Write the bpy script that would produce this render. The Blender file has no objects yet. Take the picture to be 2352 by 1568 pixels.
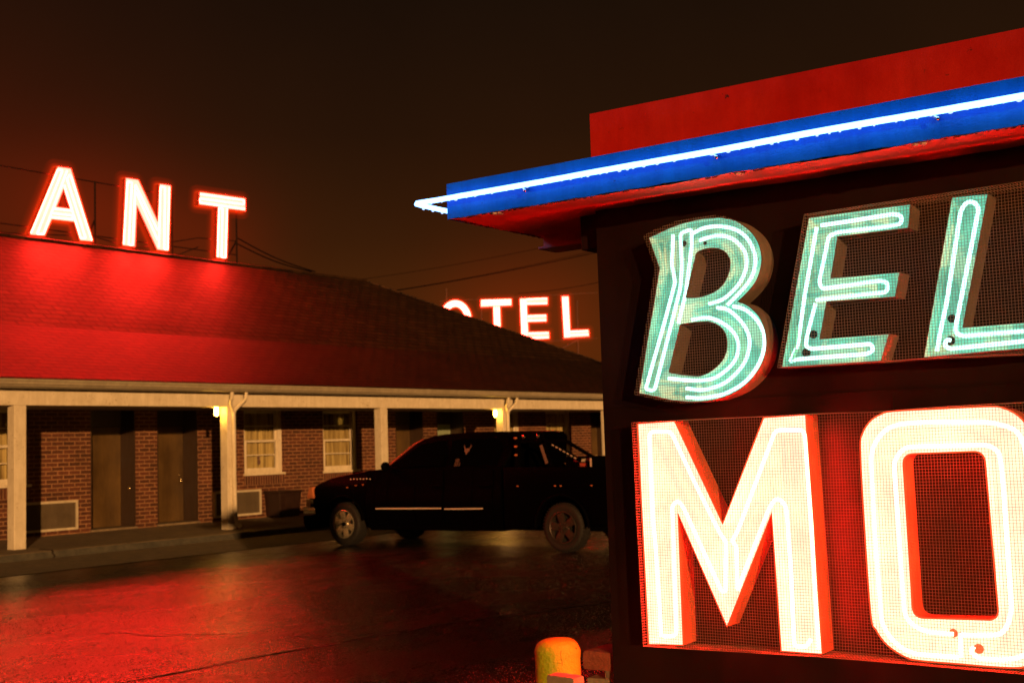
# Night view of a neon roadside motel: brick motel wing with rooftop neon letters,
# black pickup nosed in to the walkway, big neon roadside sign close to the camera.
import bpy, bmesh, math, random
from mathutils import Vector, Matrix, noise
from mathutils.geometry import tessellate_polygon

R0 = random.Random(7)
PI = math.pi
sc = bpy.context.scene
col = sc.collection

# ------------------------------------------------------------------ camera
W, H, F = 2352.0, 1568.0, 2820.0
CAM = Vector((0, 0, 1.6))
def _axes():
    u = Vector((3290 - W/2, 955 - H/2, F)).normalized()        # +X: along the motel front
    v = Vector((-2700 - W/2, 1150 - H/2, F))
    v = (v - u * u.dot(v)).normalized()                        # +Y: towards the motel
    w = -u.cross(v)
    if w.y > 0: w = -w                                         # +Z
    return Matrix((u, v, w))
RW = _axes()
def to_world(c): return RW @ Vector(c)
RIGHT, DOWN, FWD = to_world((1, 0, 0)), to_world((0, 1, 0)), to_world((0, 0, 1))
def ray(px, py): return to_world((px - W/2, py - H/2, F)).normalized()
def on(px, py, ax, val):
    d = ray(px, py); return CAM + d * ((val - CAM[ax]) / d[ax])
def on_plane(px, py, p0, n):
    d = ray(px, py); return CAM + d * ((p0 - CAM).dot(n) / d.dot(n))

cam = bpy.data.cameras.new('camera')
cam.sensor_width = 36.0
cam.lens = 36.0 * F / W
cam.clip_start = 0.05
cam.clip_end = 2000
cam.dof.use_dof = True
cam.dof.focus_distance = 4.4
cam.dof.aperture_fstop = 6.3
co = bpy.data.objects.new('camera', cam)
col.objects.link(co)
m = Matrix.Identity(4)
for i in range(3):
    m[i][0] = RIGHT[i]; m[i][1] = -DOWN[i]; m[i][2] = -FWD[i]; m[i][3] = CAM[i]
co.matrix_world = m
sc.camera = co

# ------------------------------------------------------------------ materials
def new_mat(name):
    mt = bpy.data.materials.new(name); mt.use_nodes = True
    nt = mt.node_tree; nt.nodes.clear()
    out = nt.nodes.new('ShaderNodeOutputMaterial')
    return mt, nt, out
def nd(nt, t, **kw):
    n = nt.nodes.new(t)
    for k, v in kw.items():
        if k in n.inputs: n.inputs[k].default_value = v
        else: setattr(n, k, v)
    return n
def lk(nt, a, b): nt.links.new(a, b)
def ramp(nt, fac, stops, interp='LINEAR'):
    r = nt.nodes.new('ShaderNodeValToRGB'); r.color_ramp.interpolation = interp
    e = r.color_ramp.elements
    while len(e) < len(stops): e.new(0.5)
    for i, (p, c) in enumerate(stops):
        e[i].position = p; e[i].color = (c[0], c[1], c[2], 1) if not isinstance(c, (int, float)) else (c, c, c, 1)
    if fac is not None: lk(nt, fac, r.inputs['Fac'])
    return r
def noise_n(nt, vec, scale, detail=6, rough=0.6, dist=0.0):
    n = nd(nt, 'ShaderNodeTexNoise', Scale=scale, Detail=detail, Roughness=rough, Distortion=dist)
    if vec is not None: lk(nt, vec, n.inputs['Vector'])
    return n
def objco(nt, scale=(1, 1, 1)):
    t = nd(nt, 'ShaderNodeTexCoord')
    mp = nd(nt, 'ShaderNodeMapping'); mp.inputs['Scale'].default_value = scale
    lk(nt, t.outputs['Object'], mp.inputs['Vector'])
    return mp.outputs['Vector']
def mixc(nt, fac, a, b, mode='MIX'):
    n = nt.nodes.new('ShaderNodeMix'); n.data_type = 'RGBA'; n.blend_type = mode
    if isinstance(fac, (int, float)): n.inputs[0].default_value = fac
    else: lk(nt, fac, n.inputs[0])
    for i, x in ((6, a), (7, b)):
        if isinstance(x, tuple): n.inputs[i].default_value = (*x, 1)
        else: lk(nt, x, n.inputs[i])
    return n.outputs[2]
def paint(name, c1, c2=None, scale=6.0, rough=0.5, bump=0.15, metallic=0.0, chips=None, chip_amt=0.0, chip_scale=30, streak=True, spec=0.5, coat=0.0):
    """weathered paint: two tones in noise, optional chips showing another colour, bump"""
    mt, nt, out = new_mat(name)
    c2 = c2 or tuple(x * 0.6 for x in c1)
    v = objco(nt)
    n1 = noise_n(nt, v, scale, 8, 0.65)
    v2 = objco(nt, (1, 1, 0.15)) if streak else v
    n2 = noise_n(nt, v2, scale * 3, 6, 0.7)
    f = nd(nt, 'ShaderNodeMath', operation='MULTIPLY'); lk(nt, n1.outputs['Fac'], f.inputs[0]); lk(nt, n2.outputs['Fac'], f.inputs[1])
    r = ramp(nt, f.outputs[0], [(0.10, c2), (0.36, c1)])
    c = r.outputs['Color']
    b = nd(nt, 'ShaderNodeBsdfPrincipled', Roughness=rough, Metallic=metallic)
    b.inputs['Specular IOR Level'].default_value = spec
    b.inputs['Coat Weight'].default_value = coat
    if chips:
        n3 = noise_n(nt, v, chip_scale, 8, 0.75, 0.4)
        k = ramp(nt, n3.outputs['Fac'], [(0.60 - chip_amt, 0.0), (0.63 - chip_amt, 1.0)])
        n4 = noise_n(nt, v, chip_scale * 0.12, 4, 0.6)
        k2 = ramp(nt, n4.outputs['Fac'], [(0.45, 0.0), (0.62, 1.0)])
        km = nd(nt, 'ShaderNodeMath', operation='MULTIPLY'); lk(nt, k.outputs['Color'], km.inputs[0]); lk(nt, k2.outputs['Color'], km.inputs[1])
        c = mixc(nt, km.outputs[0], c, chips)
    lk(nt, c, b.inputs['Base Color'])
    rr = ramp(nt, n1.outputs['Fac'], [(0.3, max(0.05, rough - 0.12)), (0.7, min(1, rough + 0.15))])
    lk(nt, rr.outputs['Color'], b.inputs['Roughness'])
    if bump:
        nb = noise_n(nt, v, scale * 8, 6, 0.7)
        bp = nd(nt, 'ShaderNodeBump', Strength=bump, Distance=0.01)
        lk(nt, nb.outputs['Fac'], bp.inputs['Height']); lk(nt, bp.outputs['Normal'], b.inputs['Normal'])
    lk(nt, b.outputs['BSDF'], out.inputs['Surface'])
    return mt
def emit(name, c, s=1.0, vary=0.0, scale=8):
    mt, nt, out = new_mat(name)
    e = nd(nt, 'ShaderNodeEmission', Strength=s)
    if vary:
        n = noise_n(nt, objco(nt), scale, 3, 0.5)
        r = ramp(nt, n.outputs['Fac'], [(0.3, tuple(x * (1 - vary) for x in c)), (0.7, tuple(x * (1 + vary) for x in c))])
        lk(nt, r.outputs['Color'], e.inputs['Color'])
    else: e.inputs['Color'].default_value = (*c, 1)
    lk(nt, e.outputs['Emission'], out.inputs['Surface'])
    return mt
def glow_plate(name, base, em, em_s, dirt=(0.25, 0.08, 0.04), dirt_pos=0.70, scale=9, blotch=0.5, alt=None):
    """reflector plate of a neon letter: pale paint, dirt specks, and the light bounced inside the can"""
    mt, nt, out = new_mat(name)
    v = objco(nt)
    n1 = noise_n(nt, v, scale, 6, 0.7)
    n2 = noise_n(nt, v, scale * 2.6, 8, 0.75, 0.3)
    k = ramp(nt, n2.outputs['Fac'], [(dirt_pos, 0.0), (dirt_pos + 0.06, 1.0)])
    c = ramp(nt, n1.outputs['Fac'], [(0.35, tuple(x * 0.55 for x in base)), (0.6, base)])
    c = c.outputs['Color']
    if alt:                              # patches where the coloured paint has faded to cream
        n5 = noise_n(nt, v, scale * 0.9, 5, 0.65, 0.6)
        k5 = ramp(nt, n5.outputs['Fac'], [(0.50, 0.0), (0.56, 1.0)])
        c = mixc(nt, k5.outputs['Color'], c, alt)
    c = mixc(nt, k.outputs['Color'], c, dirt)
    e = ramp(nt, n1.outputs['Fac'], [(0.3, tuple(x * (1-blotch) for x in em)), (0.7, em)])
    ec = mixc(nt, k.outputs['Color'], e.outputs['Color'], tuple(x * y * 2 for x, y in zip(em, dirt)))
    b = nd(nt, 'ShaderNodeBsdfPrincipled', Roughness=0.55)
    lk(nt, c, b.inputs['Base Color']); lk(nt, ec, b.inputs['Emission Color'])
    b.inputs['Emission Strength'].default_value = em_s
    lk(nt, b.outputs['BSDF'], out.inputs['Surface'])
    return mt

def mat_brick(name, c1, c2, mortar, bw=0.255, rh=0.0825, ms=0.012, rough=0.85):
    mt, nt, out = new_mat(name)
    t = nd(nt, 'ShaderNodeTexCoord')
    sp = nd(nt, 'ShaderNodeSeparateXYZ'); lk(nt, t.outputs['Object'], sp.inputs[0])
    ad = nd(nt, 'ShaderNodeMath', operation='ADD'); lk(nt, sp.outputs['X'], ad.inputs[0]); lk(nt, sp.outputs['Y'], ad.inputs[1])
    cb = nd(nt, 'ShaderNodeCombineXYZ'); lk(nt, ad.outputs[0], cb.inputs['X']); lk(nt, sp.outputs['Z'], cb.inputs['Y'])
    wob = noise_n(nt, cb.outputs[0], 9, 3, 0.5)
    wv = nd(nt, 'ShaderNodeVectorMath', operation='MULTIPLY_ADD')
    lk(nt, wob.outputs['Color'], wv.inputs[0]); wv.inputs[1].default_value = (0.008, 0.006, 0); lk(nt, cb.outputs[0], wv.inputs[2])
    br = nd(nt, 'ShaderNodeTexBrick', Scale=1.0)
    br.inputs['Brick Width'].default_value = bw; br.inputs['Row Height'].default_value = rh
    br.inputs['Mortar Size'].default_value = ms; br.inputs['Mortar Smooth'].default_value = 0.25; br.inputs['Bias'].default_value = 0.0
    br.inputs['Color1'].default_value = (*c1, 1); br.inputs['Color2'].default_value = (*c2, 1); br.inputs['Mortar'].default_value = (*mortar, 1)
    lk(nt, wv.outputs[0], br.inputs['Vector'])
    n = noise_n(nt, cb.outputs[0], 14, 6, 0.7)
    r = ramp(nt, n.outputs['Fac'], [(0.3, 0.55), (0.7, 1.15)])
    n2 = noise_n(nt, cb.outputs[0], 1.3, 4, 0.6)
    r2 = ramp(nt, n2.outputs['Fac'], [(0.35, 0.72), (0.65, 1.1)])
    c = mixc(nt, 1.0, br.outputs['Color'], r.outputs['Color'], 'MULTIPLY')
    c = mixc(nt, 1.0, c, r2.outputs['Color'], 'MULTIPLY')
    b = nd(nt, 'ShaderNodeBsdfPrincipled', Roughness=rough)
    lk(nt, c, b.inputs['Base Color'])
    iv = nd(nt, 'ShaderNodeMath', operation='SUBTRACT'); iv.inputs[0].default_value = 1.0; lk(nt, br.outputs['Fac'], iv.inputs[1])
    bp = nd(nt, 'ShaderNodeBump', Strength=0.6, Distance=0.008); lk(nt, iv.outputs[0], bp.inputs['Height'])
    lk(nt, bp.outputs['Normal'], b.inputs['Normal']); lk(nt, b.outputs['BSDF'], out.inputs['Surface'])
    return mt
def mat_shingle(name, c1, c2, gap):
    mt, nt, out = new_mat(name)
    t = nd(nt, 'ShaderNodeTexCoord')
    sp = nd(nt, 'ShaderNodeSeparateXYZ'); lk(nt, t.outputs['Object'], sp.inputs[0])
    my = nd(nt, 'ShaderNodeMath', operation='MULTIPLY'); my.inputs[1].default_value = 1.12; lk(nt, sp.outputs['Y'], my.inputs[0])
    cb = nd(nt, 'ShaderNodeCombineXYZ'); lk(nt, sp.outputs['X'], cb.inputs['X']); lk(nt, my.outputs[0], cb.inputs['Y'])
    wob = noise_n(nt, cb.outputs[0], 2.5, 3, 0.5)
    wv = nd(nt, 'ShaderNodeVectorMath', operation='MULTIPLY_ADD')
    lk(nt, wob.outputs['Color'], wv.inputs[0]); wv.inputs[1].default_value = (0.02, 0.03, 0); lk(nt, cb.outputs[0], wv.inputs[2])
    br = nd(nt, 'ShaderNodeTexBrick', Scale=1.0)
    br.inputs['Brick Width'].default_value = 0.42; br.inputs['Row Height'].default_value = 0.205
    br.inputs['Mortar Size'].default_value = 0.030; br.inputs['Mortar Smooth'].default_value = 0.6
    br.inputs['Color1'].default_value = (*c1, 1); br.inputs['Color2'].default_value = (*c2, 1); br.inputs['Mortar'].default_value = (*gap, 1)
    lk(nt, wv.outputs[0], br.inputs['Vector'])
    n = noise_n(nt, cb.outputs[0], 6, 6, 0.7)
    r = ramp(nt, n.outputs['Fac'], [(0.3, 0.6), (0.7, 1.3)])
    n2 = noise_n(nt, cb.outputs[0], 0.5, 4, 0.6)
    r2 = ramp(nt, n2.outputs['Fac'], [(0.3, 0.75), (0.7, 1.15)])
    c = mixc(nt, 1.0, br.outputs['Color'], r.outputs['Color'], 'MULTIPLY')
    c = mixc(nt, 1.0, c, r2.outputs['Color'], 'MULTIPLY')
    b = nd(nt, 'ShaderNodeBsdfPrincipled', Roughness=0.62)
    b.inputs['Specular IOR Level'].default_value = 0.15
    lk(nt, c, b.inputs['Base Color'])
    # shingle courses: saw-tooth along the slope, each butt edge proud of the course below
    mo = nd(nt, 'ShaderNodeMath', operation='FRACT')
    dv = nd(nt, 'ShaderNodeMath', operation='DIVIDE'); dv.inputs[1].default_value = 0.205
    sy = nd(nt, 'ShaderNodeSeparateXYZ'); lk(nt, wv.outputs[0], sy.inputs[0]); lk(nt, sy.outputs['Y'], dv.inputs[0]); lk(nt, dv.outputs[0], mo.inputs[0])
    iv = nd(nt, 'ShaderNodeMath', operation='SUBTRACT'); iv.inputs[0].default_value = 1.0; lk(nt, mo.outputs[0], iv.inputs[1])
    hh = nd(nt, 'ShaderNodeMath', operation='MULTIPLY_ADD'); lk(nt, n.outputs['Fac'], hh.inputs[0]); hh.inputs[1].default_value = 0.7; lk(nt, iv.outputs[0], hh.inputs[2])
    bp = nd(nt, 'ShaderNodeBump', Strength=0.8, Distance=0.035); lk(nt, hh.outputs[0], bp.inputs['Height'])
    lk(nt, bp.outputs['Normal'], b.inputs['Normal']); lk(nt, b.outputs['BSDF'], out.inputs['Surface'])
    return mt
def mat_asphalt():
    mt, nt, out = new_mat('wet_asphalt')
    v = objco(nt)
    fine = noise_n(nt, v, 38, 5, 0.85)
    mid = noise_n(nt, v, 26, 4, 0.75)
    big = noise_n(nt, objco(nt, (1, 1.6, 1)), 0.45, 6, 0.6, 0.4)
    c = ramp(nt, fine.outputs['Fac'], [(0.40, (0.003, 0.003, 0.0027)), (0.54, (0.020, 0.018, 0.015)), (0.66, (0.14, 0.125, 0.10))])
    r2 = ramp(nt, big.outputs['Fac'], [(0.35, 0.55), (0.65, 1.3)])
    cc = mixc(nt, 1.0, c.outputs['Color'], r2.outputs['Color'], 'MULTIPLY')
    b = nd(nt, 'ShaderNodeBsdfPrincipled')
    lk(nt, cc, b.inputs['Base Color'])
    r3 = ramp(nt, big.outputs['Fac'], [(0.36, 0.19), (0.50, 0.25), (0.66, 0.34)])
    r4 = ramp(nt, fine.outputs['Fac'], [(0.35, -0.06), (0.65, 0.10)])
    ra = nd(nt, 'ShaderNodeMath', operation='MULTIPLY_ADD'); lk(nt, fine.outputs['Fac'], ra.inputs[0]); ra.inputs[1].default_value = 0.36
    rb = nd(nt, 'ShaderNodeMath', operation='SUBTRACT'); lk(nt, r3.outputs['Color'], rb.inputs[0]); rb.inputs[1].default_value = 0.18; lk(nt, rb.outputs[0], ra.inputs[2])
    lk(nt, ra.outputs[0], b.inputs['Roughness'])
    rs_ = ramp(nt, fine.outputs['Fac'], [(0.40, 0.03), (0.62, 0.46)]); lk(nt, rs_.outputs['Color'], b.inputs['Specular IOR Level'])
    hh = nd(nt, 'ShaderNodeMath', operation='MULTIPLY_ADD'); lk(nt, mid.outputs['Fac'], hh.inputs[0]); hh.inputs[1].default_value = 1.3; lk(nt, fine.outputs['Fac'], hh.inputs[2])
    bp = nd(nt, 'ShaderNodeBump', Strength=0.40, Distance=0.006); lk(nt, hh.outputs[0], bp.inputs['Height'])
    lk(nt, bp.outputs['Normal'], b.inputs['Normal']); lk(nt, b.outputs['BSDF'], out.inputs['Surface'])
    return mt
def mat_glass(name, tint=(0.02, 0.02, 0.02), rough=0.03, alpha=0.35):
    """thin window pane: mostly see-through, with a reflecting film"""
    mt, nt, out = new_mat(name)
    g = nd(nt, 'ShaderNodeBsdfGlossy', Roughness=rough); g.inputs['Color'].default_value = (0.9, 0.9, 0.9, 1)
    tr = nd(nt, 'ShaderNodeBsdfTransparent'); tr.inputs['Color'].default_value = (*tint, 1)
    fr = nd(nt, 'ShaderNodeFresnel', IOR=1.5)
    mx = nd(nt, 'ShaderNodeMixShader'); fm = nd(nt, 'ShaderNodeMath', operation='MULTIPLY'); fm.inputs[1].default_value = 0.06; lk(nt, fr.outputs[0], fm.inputs[0]); lk(nt, fm.outputs[0], mx.inputs['Fac']); lk(nt, tr.outputs[0], mx.inputs[1]); lk(nt, g.outputs[0], mx.inputs[2])
    lk(nt, mx.outputs[0], out.inputs['Surface'])
    return mt
def plain(name, c, rough=0.5, metallic=0.0, coat=0.0, spec=0.5):
    mt, nt, out = new_mat(name)
    n = noise_n(nt, objco(nt), 20, 5, 0.6)
    r = ramp(nt, n.outputs['Fac'], [(0.3, tuple(x * 0.8 for x in c)), (0.7, tuple(min(1, x * 1.1) for x in c))])
    b = nd(nt, 'ShaderNodeBsdfPrincipled', Roughness=rough, Metallic=metallic)
    b.inputs['Coat Weight'].default_value = coat; b.inputs['Specular IOR Level'].default_value = spec
    if spec < 0.1: b.inputs['IOR'].default_value = 1.06; b.inputs['Specular IOR Level'].default_value = 0.5
    lk(nt, r.outputs['Color'], b.inputs['Base Color']); lk(nt, b.outputs['BSDF'], out.inputs['Surface'])
    return mt
def mat_curtain():
    mt, nt, out = new_mat('curtain_cloth')
    v = objco(nt, (1, 1, 0.06))
    n = noise_n(nt, v, 9, 4, 0.6)
    r = ramp(nt, n.outputs['Fac'], [(0.35, (0.20, 0.145, 0.06)), (0.6, (0.56, 0.47, 0.23))])
    b = nd(nt, 'ShaderNodeBsdfPrincipled', Roughness=0.9)
    lk(nt, r.outputs['Color'], b.inputs['Base Color']); lk(nt, b.outputs['BSDF'], out.inputs['Surface'])
    return mt

M = {}
RED_T = (300.0, 3.4, 2.0); RED_P = (50.0, 0.83, 0.585)
M['asphalt'] = mat_asphalt()
M['tar'] = paint('tar_sealant', (0.008, 0.008, 0.008), (0.004, 0.004, 0.004), 8, 0.30, 0.3, streak=False)
M['concrete'] = paint('old_concrete', (0.24, 0.18, 0.115), (0.11, 0.085, 0.06), 3, 0.85, 0.4, streak=False)
M['concrete_dark'] = paint('dark_concrete', (0.085, 0.078, 0.06), (0.03, 0.03, 0.025), 4, 0.85, 0.5, streak=False)
M['brick'] = mat_brick('red_brick_wall', (0.140, 0.042, 0.021), (0.070, 0.021, 0.011), (0.33, 0.165, 0.085))
M['soldier'] = mat_brick('brick_sill_course', (0.15, 0.046, 0.025), (0.08, 0.024, 0.014), (0.33, 0.17, 0.09), 0.075, 0.3, 0.012)
M['shingle'] = mat_shingle('asphalt_shingles', (0.054, 0.026, 0.011), (0.035, 0.016, 0.007), (0.010, 0.004, 0.002))
M['shingle2'] = mat_shingle('porch_shingles', (0.047, 0.023, 0.010), (0.034, 0.016, 0.008), (0.014, 0.006, 0.003))
M['white'] = paint('white_trim_paint', (0.76, 0.70, 0.58), (0.58, 0.52, 0.40), 5, 0.55, 0.12, chips=(0.35, 0.27, 0.16), chip_amt=0.02, chip_scale=18)
M['gutter'] = paint('gutter_paint', (0.42, 0.37, 0.28), (0.28, 0.24, 0.18), 4, 0.5, 0.06)
M['ceiling'] = paint('porch_ceiling_paint', (0.30, 0.26, 0.20), (0.2, 0.17, 0.13), 3, 0.7, 0.1, streak=False)
M['door'] = paint('brown_door_paint', (0.125, 0.074, 0.025), (0.04, 0.023, 0.010), 0.9, 0.42, 0.08)
M['door_green'] = paint('pale_green_door_paint', (0.30, 0.38, 0.27), (0.20, 0.26, 0.18), 4, 0.5, 0.1)
M['reveal'] = paint('dark_brown_jamb_paint', (0.045, 0.024, 0.014), (0.025, 0.013, 0.008), 4, 0.5, 0.08)
M['knob'] = plain('brass_knob', (0.75, 0.6, 0.35), 0.25, 1.0)
M['curtain'] = mat_curtain()
M['pane'] = mat_glass('window_glass', (0.86, 0.85, 0.80), 0.06)
M['room'] = plain('dark_room', (0.012, 0.009, 0.006), 0.9)
M['ac_frame'] = paint('metal_ac_frame', (0.60, 0.54, 0.42), (0.4, 0.35, 0.26), 6, 0.45, 0.06)
M['ac_grille'] = paint('ac_louvre_metal', (0.13, 0.10, 0.065), (0.08, 0.06, 0.04), 5, 0.5, 0.06)
M['bin'] = paint('dark_bin_plastic', (0.026, 0.010, 0.007), None, 5, 0.5, 0.08)
M['bulb'] = emit('lit_porch_lamp', (80.0, 37.0, 4.0), 1.0)
M['sign_panel'] = paint('sign_panel_enamel', (0.0125, 0.0036, 0.0030), (0.007, 0.0023, 0.002), 3, 0.5, 0.10, chips=(0.25, 0.2, 0.16), chip_amt=-0.10, chip_scale=60, spec=0.25)
M['blue'] = paint('blue_enamel', (0.0008, 0.125, 0.62), (0.0005, 0.07, 0.42), 4, 0.40, 0.3, chips=(0.01, 0.015, 0.03), chip_amt=-0.03, chip_scale=40, spec=0.2)
M['red'] = paint('red_enamel', (0.50, 0.010, 0.005), (0.34, 0.007, 0.004), 3, 0.45, 0.18, chips=(0.06, 0.01, 0.008), chip_amt=-0.03, chip_scale=30)
M['soffit'] = paint('soffit_red_paint', (0.88, 0.20, 0.12), (0.66, 0.13, 0.075), 5, 0.5, 0.30, streak=False, chips=(0.05, 0.012, 0.008), chip_amt=-0.04, chip_scale=26)
M['rust'] = paint('rusty_steel', (0.16, 0.055, 0.03), (0.05, 0.02, 0.012), 9, 0.8, 0.4, streak=False)
M['can_side'] = paint('letter_side_paint', (0.22, 0.17, 0.14), (0.13, 0.09, 0.075), 8, 0.6, 0.2, chips=(0.35, 0.2, 0.12), chip_amt=0.0, chip_scale=50)
M['can_side_red'] = paint('letter_side_red_paint', (0.80, 0.20, 0.085), (0.55, 0.11, 0.05), 8, 0.6, 0.2)
M['can_dark'] = paint('dark_red_letter_side', (0.10, 0.012, 0.008), None, 3, 0.6, 0.1)
M['wire'] = plain('galvanised_wire', (0.30, 0.20, 0.15), 0.5, 0.2)
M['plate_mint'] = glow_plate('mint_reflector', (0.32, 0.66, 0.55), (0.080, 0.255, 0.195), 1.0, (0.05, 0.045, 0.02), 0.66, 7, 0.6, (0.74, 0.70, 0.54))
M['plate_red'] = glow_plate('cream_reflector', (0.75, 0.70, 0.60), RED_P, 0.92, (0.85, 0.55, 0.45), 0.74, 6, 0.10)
M['tube_mint'] = emit('mint_neon', (0.72, 1.55, 1.28), 1.9, 0.12)
M['tube_green'] = emit('green_neon', (0.34, 1.1, 0.60), 1.0, 0.1)
M['tube_red'] = emit('red_neon', RED_T, 1.0)
M['tube_red_far'] = emit('red_rooftop_neon', (150.0, 3.4, 2.0), 1.0)
M['face_far'] = emit('glowing_letter_face', (80.0, 0.93, 0.64), 1.0, 0.06, 3)  # faces emit, standing in for tube light falling on them
M['fringe_far'] = emit('red_letter_fringe_glow', (2.2, 0.10, 0.020), 1.0)  # emission put on the letter edge as the neon's red fringe
M['fringe_near'] = emit('red_can_fringe_glow', (1.6, 0.13, 0.030), 1.0)  # same painted fringe glow for the near red letters
M['tube_blue'] = emit('blue_white_neon', (1.0, 2.5, 6.0), 1.05)
M['drop'] = emit('glowing_water_drop', (0.75, 1.1, 2.2), 1.0)  # drops emit to imitate tube light refracted in them
M['steel'] = plain('dark_steel_pipe', (0.015, 0.006, 0.005), 0.7, 0.0, 0.0, 0.15)
M['cable'] = plain('black_cable', (0.004, 0.003, 0.003), 0.9, 0.0, 0.0, 0.05)
M['yellow'] = paint('chipped_yellow_paint', (0.50, 0.53, 0.012), (0.36, 0.38, 0.010), 9, 0.40, 0.9, streak=False, chips=(0.30, 0.22, 0.03), chip_amt=-0.06, chip_scale=40)
M['stain'] = plain('black_crack', (0.02, 0.012, 0.006), 0.9)
M['pier_brick'] = paint('weathered_red_brick', (0.42, 0.105, 0.045), (0.16, 0.04, 0.022), 14, 0.9, 0.9, streak=False)
M['pale_brick'] = paint('pale_brick', (0.36, 0.27, 0.19), (0.24, 0.17, 0.11), 14, 0.85, 0.6, streak=False)
M['mortar'] = paint('crumbling_mortar', (0.38, 0.30, 0.19), (0.16, 0.12, 0.07), 16, 0.95, 1.0, streak=False)
M['black_paint'] = plain('black_car_paint', (0.0010, 0.0008, 0.0008), 0.45, 0.0, 0.0, 0.045)
M['black_trim'] = plain('black_trim', (0.0014, 0.0011, 0.001), 0.6, 0.0, 0.0, 0.02)
M['car_glass'] = plain('dark_car_glass', (0.001, 0.001, 0.001), 0.08, 0.0, 0.0, 0.12)
M['rubber'] = paint('tyre_rubber', (0.009, 0.007, 0.006), (0.005, 0.004, 0.004), 12, 0.75, 0.3, streak=False)
M['alloy'] = plain('bright_alloy', (0.62, 0.55, 0.42), 0.26, 0.75)
M['alloy_dull'] = plain('dull_alloy', (0.05, 0.035, 0.03), 0.45, 0.5)
M['chrome'] = plain('chrome', (0.7, 0.66, 0.6), 0.14, 1.0)
M['trim_chrome'] = plain('chrome_moulding', (0.85, 0.80, 0.70), 0.35, 0.25)
M['amber'] = plain('amber_lens', (0.55, 0.17, 0.07), 0.25)
M['lamp_clear'] = plain('clear_headlamp', (0.20, 0.15, 0.09), 0.15, 0.5)
M['sticker'] = plain('faded_sticker', (0.15, 0.085, 0.07), 0.8)
M['wheel_dark'] = plain('black_wheel_gap', (0.004, 0.004, 0.004), 0.9)
M['label_white'] = plain('white_label', (0.55, 0.45, 0.38), 0.7)
M['label_red'] = plain('red_neon_streak', (0.35, 0.06, 0.04), 0.4)

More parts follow.
